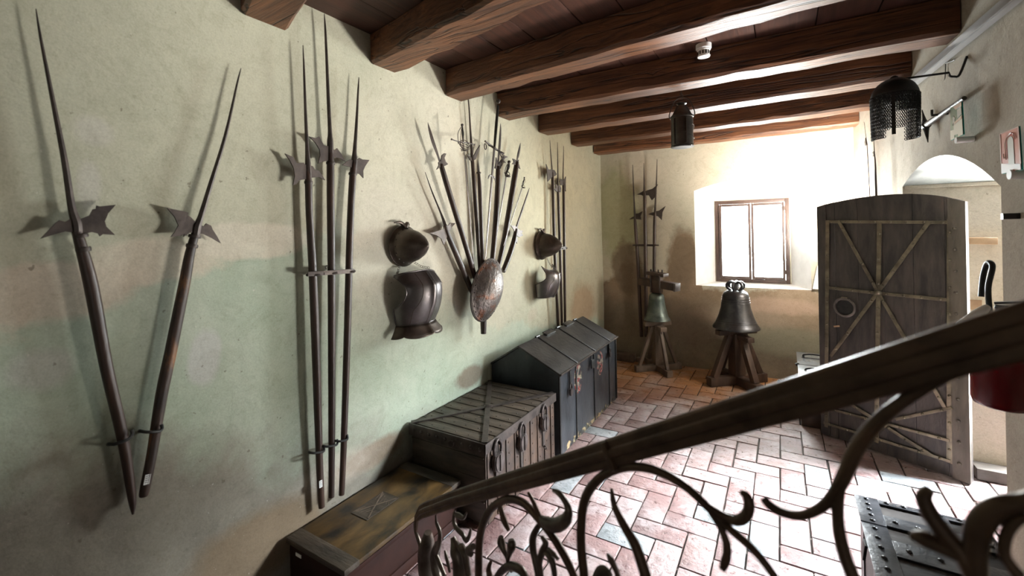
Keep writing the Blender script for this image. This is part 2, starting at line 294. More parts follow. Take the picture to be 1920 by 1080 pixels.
# ------------------------------------------------------------------ mesh building
ORG = {}                                         # world origin of every object made
def tag(o, label=None, cat=None, group=None, kind=None):
    if label: o['label'] = label
    if cat: o['category'] = cat
    if group: o['group'] = group
    if kind: o['kind'] = kind
    return o
def thing(name, label, cat, loc, group=None):
    o = bpy.data.objects.new(name, None); C.objects.link(o); o.location = loc; o.empty_display_size = 0.05
    ORG[o.name] = V(loc); return tag(o, label, cat, group)
def spline(pts, n=6):
    if len(pts) < 3: return pts
    out = []
    for i in range(len(pts)-1):
        p0 = pts[max(i-1, 0)]; p1 = pts[i]; p2 = pts[i+1]; p3 = pts[min(i+2, len(pts)-1)]
        for k in range(n):
            s = k/n
            out.append(tuple(0.5*((2*b)+(c-a)*s+(2*a-5*b+4*c-d)*s*s+(-a+3*b-3*c+d)*s**3) for a, b, c, d in zip(p0, p1, p2, p3)))
    out.append(tuple(pts[-1])); return out
class MB:
    def __init__(s): s.bm = bmesh.new(); s.mi = 0
    def _f(s, vs):
        try:
            f = s.bm.faces.new(vs); f.material_index = s.mi; return f
        except ValueError: return None
    def box(s, lo, hi, bev=0.0, Mx=None):
        lo, hi = V(lo), V(hi)
        vs = [s.bm.verts.new((Mx @ V(p)) if Mx else V(p)) for p in [(x, y, z) for x in (lo.x, hi.x) for y in (lo.y, hi.y) for z in (lo.z, hi.z)]]
        fs = [s._f([vs[i] for i in q]) for q in ((0, 1, 3, 2), (4, 6, 7, 5), (0, 4, 5, 1), (2, 3, 7, 6), (0, 2, 6, 4), (1, 5, 7, 3))]
        if bev: bmesh.ops.bevel(s.bm, geom=list({e for f in fs for e in f.edges}), offset=bev, segments=2, affect='EDGES', profile=0.6)
        return s
    def bar(s, a, b, w, t, n=(0, 0, 1), bev=0.0):     # a strip from a to b, w wide, t thick along n
        a, b, n = V(a), V(b), V(n); d = b-a; l = d.length; d = d/l
        n = (n - d*n.dot(d)).normalized(); q = n.cross(d)
        Mx = Matrix(((d.x, q.x, n.x, a.x), (d.y, q.y, n.y, a.y), (d.z, q.z, n.z, a.z), (0, 0, 0, 1)))
        return s.box((0, -w/2, -t/2), (l, w/2, t/2), bev, Mx)
    def tube(s, pts, rads, seg=10, flat=1.0, fn=None, cap=True):
        pts = [V(p) for p in pts]; n = len(pts)
        if isinstance(rads, (int, float)): rads = [rads]*n
        prev = None; rings = []
        for i, p in enumerate(pts):
            d = (pts[min(i+1, n-1)]-pts[max(i-1, 0)])
            d = d.normalized() if d.length > 1e-9 else V((0, 0, 1))
            if prev is None:
                a = V(fn) if fn is not None else (V((1, 0, 0)) if abs(d.x) < 0.8 else V((0, 0, 1)))
            else: a = prev
            a = (a - d*a.dot(d)).normalized(); prev = a; bq = d.cross(a)
            rings.append([s.bm.verts.new(p + a*math.cos(2*PI*k/seg)*rads[i]*flat + bq*math.sin(2*PI*k/seg)*rads[i]) for k in range(seg)])
        for A, B in zip(rings, rings[1:]):
            for k in range(seg): s._f((A[k], A[(k+1) % seg], B[(k+1) % seg], B[k]))
        if cap: s._f(rings[0][::-1]); s._f(rings[-1])
        return s
    def curve(s, pts, rads, seg=10, n=6, flat=1.0, fn=None):   # smooth tube
        pts = [V(p) for p in pts]
        if isinstance(rads, (int, float)): rads = [rads]*len(pts)
        q = spline([(*p, r) for p, r in zip(pts, rads)], n)
        return s.tube([a[:3] for a in q], [max(a[3], 0.0006) for a in q], seg, flat, fn)
    def prism(s, pts, n, th):
        n = V(n).normalized(); a = [s.bm.verts.new(V(p)-n*th/2) for p in pts]; b = [s.bm.verts.new(V(p)+n*th/2) for p in pts]
        s._f(a[::-1]); s._f(b); k = len(pts)
        for i in range(k): s._f((a[i], a[(i+1) % k], b[(i+1) % k], b[i]))
        return s
    def lathe(s, prof, o, axis=(0, 0, 1), seg=32, sx=1.0, sy=1.0, ref=None):
        ax = V(axis).normalized(); a = V(ref) if ref is not None else (V((1, 0, 0)) if abs(ax.x) < 0.8 else V((0, 1, 0)))
        a = (a-ax*a.dot(ax)).normalized(); b = ax.cross(a); o = V(o); rings = []
        for r, h in prof:
            if r < 1e-6: rings.append([s.bm.verts.new(o+ax*h)])
            else: rings.append([s.bm.verts.new(o+ax*h+a*math.cos(2*PI*k/seg)*r*sx+b*math.sin(2*PI*k/seg)*r*sy) for k in range(seg)])
        for A, B in zip(rings, rings[1:]):
            for k in range(seg):
                k2 = (k+1) % seg
                if len(A) == 1 and len(B) == 1: continue
                if len(A) == 1: s._f((A[0], B[k2], B[k]))
                elif len(B) == 1: s._f((A[k], A[k2], B[0]))
                else: s._f((A[k], A[k2], B[k2], B[k]))
        return s
    def ball(s, c, r, sc=(1, 1, 1), u=12, v=8, rot=None):
        Mx = Matrix.Translation(V(c)) @ (rot.to_4x4() if rot else Matrix()) @ Matrix.Diagonal((r*sc[0], r*sc[1], r*sc[2], 1))
        for f in bmesh.ops.create_uvsphere(s.bm, u_segments=u, v_segments=v, radius=1, matrix=Mx)['verts'][0].link_faces: pass
        return s
    def torus(s, c, R, r, axis=(0, 0, 1), seg=28, s2=8, ref=None, sx=1.0):
        ax = V(axis).normalized(); a = V(ref) if ref is not None else (V((1, 0, 0)) if abs(ax.x) < 0.8 else V((0, 1, 0)))
        a = (a-ax*a.dot(ax)).normalized(); b = ax.cross(a); c = V(c); rings = []
        for k in range(seg):
            w = 2*PI*k/seg; e = a*math.cos(w)*sx+b*math.sin(w)
            rings.append([s.bm.verts.new(c+e*R+e.normalized()*r*math.cos(2*PI*j/s2)+ax*r*math.sin(2*PI*j/s2)) for j in range(s2)])
        for k in range(seg):
            A, B = rings[k], rings[(k+1) % seg]
            for j in range(s2): s._f((A[j], B[j], B[(j+1) % s2], A[(j+1) % s2]))
        return s
    def build(s, name, mat, parent=None, ang=40, jitter=0.0, solid=0.0):
        bm = s.bm
        bmesh.ops.recalc_face_normals(bm, faces=bm.faces)
        if jitter:
            for v in bm.verts: v.co += V((random.uniform(-1, 1), random.uniform(-1, 1), random.uniform(-1, 1)))*jitter
        me = bpy.data.meshes.new(name); 
        if parent is not None: o0 = ORG[parent.name]
        else:
            xs = [v.co for v in bm.verts]
            o0 = V(((min(v.x for v in xs)+max(v.x for v in xs))/2, (min(v.y for v in xs)+max(v.y for v in xs))/2, min(v.z for v in xs)))
        bmesh.ops.translate(bm, verts=bm.verts, vec=-o0)
        bm.to_mesh(me); bm.free()
        for m in (mat if isinstance(mat, (list, tuple)) else [mat]): me.materials.append(m)
        me.polygons.foreach_set('use_smooth', [True]*len(me.polygons)); me.set_sharp_from_angle(angle=math.radians(ang))
        o = bpy.data.objects.new(name, me); C.objects.link(o)
        if parent is not None: o.parent = parent
        else: o.location = o0
        if solid:
            md = o.modifiers.new('thickness', 'SOLIDIFY'); md.thickness = solid; md.offset = 0
        ORG[o.name] = o0; return o
def struct(o): o['kind'] = 'structure'; return o

# ================================================================== THE SETTING
HC = 2.785                                       # underside of the ceiling boards
# floor: herringbone of worn bricks on dark mortar
b = MB()
b.mi = 1; b.box((-0.1, -2.1, -0.2), (3.35, L+0.1, -0.012)); b.mi = 0
cs = 0.14
for r in range(-15, 41):
    for c in range(-1, 25):
        k = (c-r) % 4
        if k == 0: x0, y0, x1, y1 = c*cs, r*cs, (c+2)*cs, (r+1)*cs
        elif k == 3: x0, y0, x1, y1 = c*cs, r*cs, (c+1)*cs, (r+2)*cs
        else: continue
        x0, x1 = max(x0, -0.02), min(x1, 3.32); y1 = min(y1, L+0.03); y0 = max(y0, -2.05)
        if x1-x0 < 0.03 or y1-y0 < 0.03: continue
        g = random.uniform(0.0028, 0.0065); dz = random.uniform(-0.004, 0.0)
        n0 = len(b.bm.verts)
        b.box((x0+g, y0+g, -0.03), (x1-g, y1-g, dz), 0.005)
        b.bm.verts.ensure_lookup_table()
        tx, ty = random.uniform(-.012, .012), random.uniform(-.012, .012)
        for v in b.bm.verts[n0:]:
            if v.co.z > -0.02:
                v.co.z = min(v.co.z + (v.co.x-(x0+x1)/2)*tx + (v.co.y-(y0+y1)/2)*ty, 0.0); v.co.x += random.uniform(-.0015, .0015); v.co.y += random.uniform(-.0015, .0015)
struct(b.build('floor', [M['brick'], M['mortar']], ang=30))
b = MB().box((3.30, 1.4, -0.2), (5.5, 5.3, -0.02)); struct(b.build('floor_light_enclosure', M['ground']))  # unseen floor of the enclosure added outside the arch
b = MB(); b.box((5.4, 1.3, -.2), (5.6, 5.4, 3.0)); b.box((3.34, 1.2, -.2), (5.5, 1.4, 3.0)); b.box((3.34, 5.2, -.2), (5.5, 5.4, 3.0)); b.box((3.34, 1.2, 2.9), (5.6, 5.4, 3.1))  # unseen box added to limit and shape the doorway light
struct(b.build('wall_light_enclosure', M['plaster_right']))

# left wall, gently uneven
def grid_wall(name, mat, f, nu, nv, u0, u1, v0, v1, back):
    b = MB(); g = [[b.bm.verts.new(f(u0+(u1-u0)*i/nu, v0+(v1-v0)*j/nv)) for j in range(nv+1)] for i in range(nu+1)]
    for i in range(nu):
        for j in range(nv): b._f((g[i][j], g[i+1][j], g[i+1][j+1], g[i][j+1]))
    b.box(*back); return struct(b.build(name, mat, ang=60))
def wav(y, z): return 0.004*math.sin(y*2.3+z*1.7)+0.003*math.sin(y*5.1-z*3.3+1)-0.007
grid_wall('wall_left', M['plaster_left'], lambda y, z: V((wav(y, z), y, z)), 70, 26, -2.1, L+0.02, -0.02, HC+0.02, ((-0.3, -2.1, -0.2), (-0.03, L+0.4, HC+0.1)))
struct(MB().box((-0.3, -2.3, -0.2), (3.3, -2.1, HC+0.1)).build('wall_rear', M['plaster_right']))

# back wall with the splayed window opening
WX0, WX1, WZ0, WZT, DEP = 1.127, 2.25, 0.966, 2.10, 0.35
b = MB()
nA = 12
arch = [(WX0+(WX1-WX0)*i/nA, WZT-0.03+0.11*(1-(2*i/nA-1)**2)-0.03*i/nA) for i in range(nA+1)]
fr = [(1.308, 0.983), (2.069, 0.983), (2.069, 1.952), (1.308, 1.952)]
x_end = XR(L)+0.05
b._f([b.bm.verts.new((x, L, z)) for x, z in ((-0.05, -0.05), (WX0, -0.05), (WX0, HC), (-0.05, HC))])
b._f([b.bm.verts.new((x, L, z)) for x, z in ((WX1, -0.05), (x_end, -0.05), (x_end, HC), (WX1, HC))])
b._f([b.bm.verts.new((x, L, z)) for x, z in ((WX0, -0.05), (WX1, -0.05), (WX1, WZ0), (WX0, WZ0))])
for (xa, za), (xb, zb_) in zip(arch, arch[1:]): b._f([b.bm.verts.new((x, L, z)) for x, z in ((xa, za), (xb, zb_), (xb, HC), (xa, HC))])
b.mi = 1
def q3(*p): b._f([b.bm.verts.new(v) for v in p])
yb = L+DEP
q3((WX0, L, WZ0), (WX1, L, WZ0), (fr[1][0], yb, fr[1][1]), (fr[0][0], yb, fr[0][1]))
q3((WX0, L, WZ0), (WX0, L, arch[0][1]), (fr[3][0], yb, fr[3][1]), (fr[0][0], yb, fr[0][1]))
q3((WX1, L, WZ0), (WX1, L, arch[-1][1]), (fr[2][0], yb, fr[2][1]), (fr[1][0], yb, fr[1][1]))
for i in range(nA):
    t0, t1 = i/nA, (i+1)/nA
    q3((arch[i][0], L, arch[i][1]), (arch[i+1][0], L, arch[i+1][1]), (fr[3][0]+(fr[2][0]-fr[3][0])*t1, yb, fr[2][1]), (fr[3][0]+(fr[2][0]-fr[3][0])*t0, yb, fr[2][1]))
b.mi = 0                                          # the thick masonry round the opening
for lo, hi in (((-0.3, L+.02, -0.2), (WX0-.01, L+.46, HC+.1)), ((WX1+.01, L+.02, -0.2), (3.35, L+.46, HC+.1)), ((WX0-.01, L+.02, -0.2), (WX1+.01, L+.46, WZ0-.02)), ((WX0-.01, L+.02, 2.2), (WX1+.01, L+.46, HC+.1)),
               ((WX0-.01, yb-.02, -0.2), (fr[0][0]-.001, L+.46, 2.25)), ((fr[1][0]+.001, yb-.02, -0.2), (WX1+.01, L+.46, 2.25)), ((1.3, yb-.02, -.2), (2.08, L+.46, fr[0][1]-.001)), ((1.3, yb-.02, fr[2][1]+.001), (2.08, L+.46, 2.25))):
    b.box(lo, hi)
struct(b.build('wall_back', [M['plaster_back'], M['sill_plaster']], ang=35))

w = struct(thing('window_1', None, None, (1.69, yb, 0.983)))
b = MB(); fw_ = 0.042
for lo, hi in (((1.308, yb-.03, .983), (1.308+fw_, yb+.03, 1.952)), ((2.069-fw_, yb-.03, .983), (2.069, yb+.03, 1.952)), ((1.308+fw_, yb-.03, .983), (2.069-fw_, yb+.03, .983+fw_)), ((1.308+fw_, yb-.03, 1.952-fw_), (2.069-fw_, yb+.03, 1.952))): b.box(lo, hi, 0.004)
b.build('window_frame', M['frame'], w)
for k, (xa, xb) in enumerate(((1.352, 1.687), (1.691, 2.025))):
    b = MB(); c = 0.028
    for lo, hi in (((xa, yb-.042, 1.027), (xa+c, yb+.01, 1.908)), ((xb-c, yb-.042, 1.027), (xb, yb+.01, 1.908)), ((xa+c, yb-.042, 1.027), (xb-c, yb+.01, 1.027+c)), ((xa+c, yb-.042, 1.908-c), (xb-c, yb+.01, 1.908))): b.box(lo, hi, 0.003)
    for z in (1.12, 1.84): b.box((xa-0.004 if k == 0 else xb-.01, yb-.05, z-.025), (xa+.01 if k == 0 else xb+.004, yb-.04, z+.025))
    sash = b.build('window_sash', M['frame'], w)
    MB().box((xa+c, yb-.016, 1.027+c), (xb-c, yb-.012, 1.908-c)).build('window_pane', M['glass'], sash)

# right wall with the arched doorway
Y0, Y1 = 2.73, 4.05
def zarch(t): return 1.793+(1.896-1.793)*t+0.74*t*(1-t)*(1.0-0.1*t)
nA = 16
pts = [(Y0+(Y1-Y0)*i/nA, zarch(i/nA)) for i in range(nA+1)]
b = MB(); XO = 3.32
def wallq(p): return [V((XR(y), y, z)) for y, z in p]
def subq(ya, yb_, za, zb_, n=6):
    for i in range(n):
        a, c = ya+(yb_-ya)*i/n, ya+(yb_-ya)*(i+1)/n
        b._f([b.bm.verts.new(v) for v in wallq(((a, za), (c, za), (c, zb_), (a, zb_)))])
subq(-2.1, Y0, -0.05, HC+.02); subq(Y1, L+.02, -0.05, HC+.02)
for (ya, za), (yc, zc) in zip(pts, pts[1:]): b._f([b.bm.verts.new(v) for v in wallq(((ya, za), (yc, zc), (yc, HC+.02), (ya, HC+.02)))])
def zspring(y): return 1.793+(1.896-1.793)*(y-Y0)/(Y1-Y0)
q3((XR(Y0), Y0, -.05), (XO, Y0, -.05), (XO, Y0, pts[0][1]), (XR(Y0), Y0, pts[0][1]))
q3((XR(Y1), Y1, -.05), (XO, Y1, -.05), (XO, Y1, pts[-1][1]), (XR(Y1), Y1, pts[-1][1]))
b.mi = 1
for (ya, za), (yc, zc) in zip(pts, pts[1:]): q3((XR(ya), ya, za), (XR(yc), yc, zc), (XO, yc, zc), (XO, ya, za))
b.mi = 0
b.box((XO-.02, -2.3, -.2), (XO+.02, Y0, HC+.1)); b.box((XO-.02, Y1, -.2), (XO+.02, L+.4, HC+.1)); b.box((XO-.02, Y0-.01, 2.05), (XO+.02, Y1+.01, HC+.1))
for (ya, za), (yc, zc) in zip(pts, pts[1:]): b.box((XO-.02, ya, max(za, zc)), (XO+.02, yc, 2.2))
struct(b.build('wall_right', [M['plaster_right'], M['white_plaster']], ang=35))
# the little moulded ledge at the springing of the far reveal, a raw peg and the worn sill under it
struct(MB().box((2.73, Y1-.022, 1.878), (3.28, Y1+.01, 1.902), 0.004).build('trim_1', M['plaster_right']))
struct(MB().box((3.03, Y1-.12, 0.0), (3.30, Y1+.01, 0.075), 0.012).build('trim_2', M['sill_wood']))

# ceiling: boards running along the room, each lapped beside the next
b = MB(); x = -0.05
while x < 3.4:
    wd = random.uniform(0.24, 0.34); b.box((x+.003, -2.2, HC+random.uniform(0, .006)), (x+wd-.003, L+.2, HC+.03), 0.003); x += wd
b.box((-.3, -2.3, HC+.03), (3.4, L+.5, HC+.12))
struct(b.build('ceiling', M['plank']))

# seven beams; each is set by its near and far lower edge on the left wall and its slant towards the right wall
beams = [(0.33, 0.56, -0.30, 2.62, 'dark wooden ceiling beam directly overhead, nearest to the camera'),
         (1.046, 1.264, -0.36, 2.617, 'dark wooden ceiling beam cut off by the top left of the photo, above the slanted halberds'),
         (1.757, 1.966, -0.214, 2.617, 'thick cracked brown ceiling beam ending right of the three tall halberds'),
         (2.417, 2.61, -0.095, 2.605, 'brown ceiling beam ending above the fan of weapons, smoke detector just beyond it'),
         (3.08, 3.277, 0.0, 2.60, 'brown ceiling beam from which the tin lantern hangs'),
         (3.80, 4.01, 0.0, 2.595, 'brown ceiling beam just behind the hanging tin lantern, third from the back wall'),
         (4.58, 4.78, 0.0, 2.595, 'brown ceiling beam second from the back wall'),
         (5.27, 5.46, 0.0, 2.59, 'short looking brown ceiling beam closest to the back wall and its window')]
for ya, yb_, sl, zz, lab in beams:
    b = MB(); n = 22; xr = XR(ya)-0.004; rings = []
    for i in range(n+1):
        x = 0.004+(xr-0.004)*i/n; dy = sl*x; j = lambda s: random.uniform(-s, s)
        w1, w2 = j(.006), j(.006); zl_ = zz+j(.004)
        c = 0.012+random.uniform(0, .012); c2 = 0.012+random.uniform(0, .014)
        prof = [(ya+dy+w1, HC-0.001), (ya+dy+w1, zl_+c), (ya+dy+w1+c, zl_), (yb_+dy+w2-c2, zl_), (yb_+dy+w2, zl_+c2), (yb_+dy+w2, HC-0.001)]
        rings.append([b.bm.verts.new((x, y, z)) for y, z in prof])
    for A, B in zip(rings, rings[1:]):
        for k in range(6): b._f((A[k], A[(k+1) % 6], B[(k+1) % 6], B[k]))
    b._f(rings[0]); b._f(rings[-1][::-1])
    tag(b.build('ceiling_beam', M['beam'], ang=28), lab, 'beam', 'ceiling beams')

# ---------------- the iron-bound door, standing open into the room
H_ = V((2.98, 3.83, 0)); E_ = V((2.237, 4.22, 0)); dd = (E_-H_).normalized(); dn = V((dd.y, -dd.x, 0))
if dn.y > 0: dn = -dn
def DP(px, py, off=0.0): return hit(px, py, H_+dn*off, dn)
c5 = crop(1400, 560, 1080/520); c6 = crop(1480, 340, 1080/440)
door = thing('door_1', 'dark old door with riveted iron straps and a ring handle, standing open', None, (H_+E_)/2); door['kind'] = 'structure'
top = [(130, 118), (190, 100), (250, 88), (330, 74), (400, 65), (480, 59), (560, 57), (640, 61), (700, 68), (755, 80), (808, 92)]
out = [DP(*c6(p)) for p in top]
bl, br = V((E_.x, E_.y, 0.012)), V((H_.x, H_.y, 0.012))
al = lambda p: (p-H_).dot(dd)
def door_slab(a0, a1, th, name, mat, off):
    """one board of the leaf between two distances from the hinge, its top following the arched outline"""
    def ztop(a):
        o2 = sorted([(al(p), p.z) for p in out])
        for (x0, z0), (x1, z1) in zip(o2, o2[1:]):
            if x0 <= a <= x1: return z0+(z1-z0)*(a-x0)/(x1-x0)
        return o2[0][1] if a < o2[0][0] else o2[-1][1]
    n = 4; prof = [H_+dd*a0+V((0, 0, .012)), H_+dd*a1+V((0, 0, .012))]+[H_+dd*(a1+(a0-a1)*i/n)+V((0, 0, ztop(a1+(a0-a1)*i/n))) for i in range(n+1)]
    return [p+dn*off for p in prof]
AW = max(al(p) for p in out)
cuts = [0.0, 0.10, 0.26, 0.42, 0.575, 0.72, AW]
b = MB()
for i, (a0, a1) in enumerate(zip(cuts, cuts[1:])):
    b.prism(door_slab(a0+.001, a1-.001, .04, '', None, -0.022+random.uniform(-.002, .002)), dn, 0.045)
leaf = b.build('door_boards', M['door'], door)
b = MB().prism(door_slab(0.0, 0.082, .02, '', None, .006), dn, 0.02); 
for i in range(12):
    b.ball(H_+dd*0.05+dn*.017+V((0, 0, .12+i*.135)), .011, (1, 1, .9), 8, 6)
b.build('door_stile', M['door_rim'], door)
MB().prism(door_slab(AW-0.06, AW, .02, '', None, .004), dn, 0.02).build('door_stile', M['door'], door)
def strap(a, c, w=0.030, nails=5, off=0.010, cr=c6):
    pa, pc = DP(*cr(a), off), DP(*cr(c), off); b = MB().bar(pa, pc, w*.84, 0.008, dn, 0.0015)
    for i in range(nails):
        t = (i+0.5)/nails; b.ball(pa.lerp(pc, t)+dn*.004, .009, (1, 1, 1), 8, 6)
    b.build('iron_strap', M['door_strap'], door)
cr_ = c6
low = lambda p: ((p[0]/2.0769+1400-1480)*2.4545, (p[1]/2.0769+560-340)*2.4545)      # lower crop to upper crop
strap((165, 186), (752, 189), .026, 8); strap((180, 490), (410, 515), .026, 3); strap((410, 515), (742, 547), .026, 4)
strap((176, 180), low((310, 500)), .030, 9, .012); strap((415, 185), low((505, 560)), .032, 9, .012); strap((740, 172), low((790, 640)), .034, 9, .012)
strap((408, 510), (225, 180), .026, 4, .016); strap((408, 510), (645, 183), .028, 5, .016)
strap((408, 510), (190, 806), .027, 4, .016); strap((408, 510), low((772, 425)), .026, 6, .016)
strap(low((400, 408)), low((722, 612)), .026, 5, .016); strap(low((300, 483)), low((795, 634)), .022, 7, .016); strap(low((315, 427)), low((790, 553)), .022, 7, .016)
strap(low((580, 470)), low((800, 425)), .022, 3, .020)
b = MB().ball(DP(*c6((408, 512)), .018), .026, (1, 1, .8), 14, 10); b.build('centre_boss', M['door_strap'], door)
rc = DP(*c6((254, 580)), .022); Rr = (DP(*c6((254, 540)), .022)-rc).length
h = MB().torus(rc, Rr*1.0, .0085, dn, 36, 8).build('ring_handle', M['steel'], door)
b = MB()
for k in range(40):
    w_ = 2*PI*k/40; e = dd*math.cos(w_)+V((0, 0, 1))*math.sin(w_); b.ball(rc+e*Rr, .0098, (1, 1, 1), 6, 4)
b.build('ring_twist', M['steel'], h)
MB().lathe([(0, 0.004), (Rr*.8, .004), (Rr*.82, -.012)], rc-dn*.012, dn, 24).build('ring_plate', M['black_iron'], door)
b = MB().box((-.02, -.006, -.012), (.02, .006, .012), .002, Matrix.Translation(rc+V((0, 0, Rr))+dn*.0) @ Matrix(((dd.x, dn.x, 0, 0), (dd.y, dn.y, 0, 0), (0, 0, 1, 0), (0, 0, 0, 1)))); b.build('ring_staple', M['door_strap'], door)
b = MB().bar(DP(*c6((205, 668)), .004), DP(*c6((232, 666)), .004), .012, .006, dn); b.build('key_plate', M['peg_wood'], door)

# ---------------- small fixtures of the right wall
y0, z0 = 3.05, 0
b = MB()
pa, pb_ = V((XR(-1)-.035, -1.0, 2.515)), V((XR(4.4)-.035, 4.4, 2.515))
b.bar(pa, pb_, .046, .035, NR, .004); b.bar(pa+NR*.024+V((0, 0, -.018)), pb_+NR*.024+V((0, 0, -.018)), .012, .006, NR)
tag(b.build('cable_trunking', M['trunking']), 'white plastic cable trunking running under the beam ends along the right wall', 'trunking')

# ================================================================== WEAPONS
nX = V((1, 0, 0)); nB = V((0, -1, 0))
PL = {'L': (WL, nX), 'B': (WB, nB), 'R': (WR, NR)}
def polearm(name, label, cat, group, wall, off, shaft, spike, heads, cr=None, mat='shaft', spike_name='spike', spike_flat=1.0, head_th=0.007, collars=(), tagpx=None, root=None, head_mat='blade', spike_seg=8):
    """shaft and spike are (x, y, width) rows in crop pixels, heads is a list of (part name, outline)"""
    hitf, n = PL[wall]; cr = cr or (lambda p: p)
    def pt(p, o=off): return hitf(*cr(p[:2]), o)
    s_px = cr((1, 0))[0]-cr((0, 0))[0]
    rad = lambda p: max(0.0012, p[2]*s_px/2*mpp(cr(p[:2])[0], pt(p)))
    A = pt(shaft[-1]); t = thing(name, label, cat, A, group)
    MB().curve([pt(p) for p in shaft], [rad(p) for p in shaft], 12, 4).build('shaft', M[mat], t)
    b = MB()
    if spike_flat != 1.0: b.curve([pt(p) for p in spike], [rad(p) for p in spike], 12, 4, spike_flat, n)
    else: b.curve([pt(p) for p in spike], [rad(p) for p in spike], spike_seg, 4)
    b.build(spike_name, M[head_mat], t)
    for nm, o in heads:
        MB().prism([pt(p, off+0.002) for p in o], n, head_th).build(nm, M[head_mat], t)
    for c in collars:                                # (x, y, half width px, half height)
        p = pt(c); ax = (pt(shaft[0])-pt(shaft[-1])).normalized(); r = rad((c[0], c[1], c[2]))
        MB().lathe([(0, -c[3]), (r, -c[3]), (r*1.08, 0), (r, c[3]), (0, c[3])], p, ax, 14).build('collar', M['iron'], t)
    if tagpx:
        p = pt(tagpx, off+rad((tagpx[0], tagpx[1], shaft[-1][2]*1.25))*1.02+.001); ax = (pt(shaft[0])-A).normalized()
        q = tag(MB().bar(p-ax*.017, p+ax*.017, .017, .0012, n).build('inventory_label', M['paper'], t), 'small white inventory label')
        b = MB()
        for k in range(4): b.bar(p+ax*(.012-.007*k)-ax.cross(n)*.006+n*.0012, p+ax*(.012-.007*k)+ax.cross(n)*(.005-.002*(k % 2))+n*.0012, .0018, .0004, n)
        b.build('label_writing', M['ink'], q)
    return t
def hook(label, wall, off, pa, pb_, r=.0055, cr=None):
    """a forged wall hook whose arm passes in front of a shaft between two pixels"""
    hitf, n = PL[wall]; cr = cr or (lambda p: p)
    a, c = hitf(*cr(pa), off), hitf(*cr(pb_), off); d = (c-a).normalized(); m_ = a.lerp(c, .5)
    b = MB().curve([hitf(*cr(pa), -.01)-d*.0, a-n*.01, a+n*.012+d*.01, m_+n*.016, c-d*.012+n*.012, c+V((0, 0, .008))+n*.004, c+V((0, 0, .022))], r, 8, 5)
    return tag(b.build('wall_hook', M['black_iron']), label, 'hook', 'forged wall hooks')

c1 = crop(0, 0, 2); c2 = crop(480, 0, 2); c3 = crop(780, 180, 845/360); c7 = crop(1100, 280, 2.25); cF = crop(960, 250, 525/180); cG = crop(830, 180, 884/180)
# the slanted pair at the left
polearm('halberd', 'long spiked halberd at far left, leaning with its point up to the left', 'halberd', 'slanted pair of halberds', 'L', .030,
        [(288, 868, 44), (306, 930, 52), (344, 1080, 61), (400, 1380, 54), (460, 1640, 48), (494, 1860, 36), (499, 1928, 10)],
        [(135, 33, 4), (152, 140, 13), (195, 360, 20), (240, 590, 28), (268, 770, 34), (287, 838, 46), (291, 880, 42)],
        [('axe_blade', [(300, 822), (335, 808), (348, 785), (360, 782), (361, 771), (372, 774), (433, 768), (405, 800), (392, 830), (398, 850), (430, 881), (385, 878), (374, 886), (368, 876), (345, 870), (300, 880)]),
         ('beak', [(292, 828), (262, 822), (245, 832), (222, 826), (208, 836), (185, 860), (152, 895), (200, 880), (245, 868), (292, 874)])], c1, tagpx=(494, 1822),
        collars=[(303, 884, 58, .006), (313, 935, 60, .008)])
polearm('halberd', 'worn halberd leaning to the right with chipped orange wood on its shaft', 'halberd', 'slanted pair of halberds', 'L', .030,
        [(735, 868, 32), (712, 950, 40), (692, 1060, 46), (640, 1320, 50), (606, 1480, 50), (570, 1700, 44), (542, 1840, 42), (538, 1862, 30)],
        [(904, 256, 3), (890, 310, 8), (845, 510, 15), (790, 690, 20), (752, 815, 26), (738, 850, 38), (733, 884, 34)],
        [('axe_blade', [(742, 832), (728, 828), (712, 812), (702, 808), (706, 798), (695, 794), (626, 780), (655, 815), (668, 845), (655, 870), (640, 888), (680, 884), (690, 878), (688, 888), (712, 872), (742, 876)]),
         ('beak', [(742, 842), (765, 848), (772, 838), (790, 846), (797, 862), (810, 882), (827, 912), (795, 893), (765, 878), (742, 876)])], c1, mat='worn_shaft', tagpx=(552, 1798),
        collars=[(730, 886, 48, .006), (720, 922, 46, .007)])
hook('black wall hook holding the far left halberd', 'L', .058, (205, 834), (247, 818))
hook('black wall hook holding the worn halberd, right of the hook of the far left one', 'L', .058, (264, 809), (303, 807))
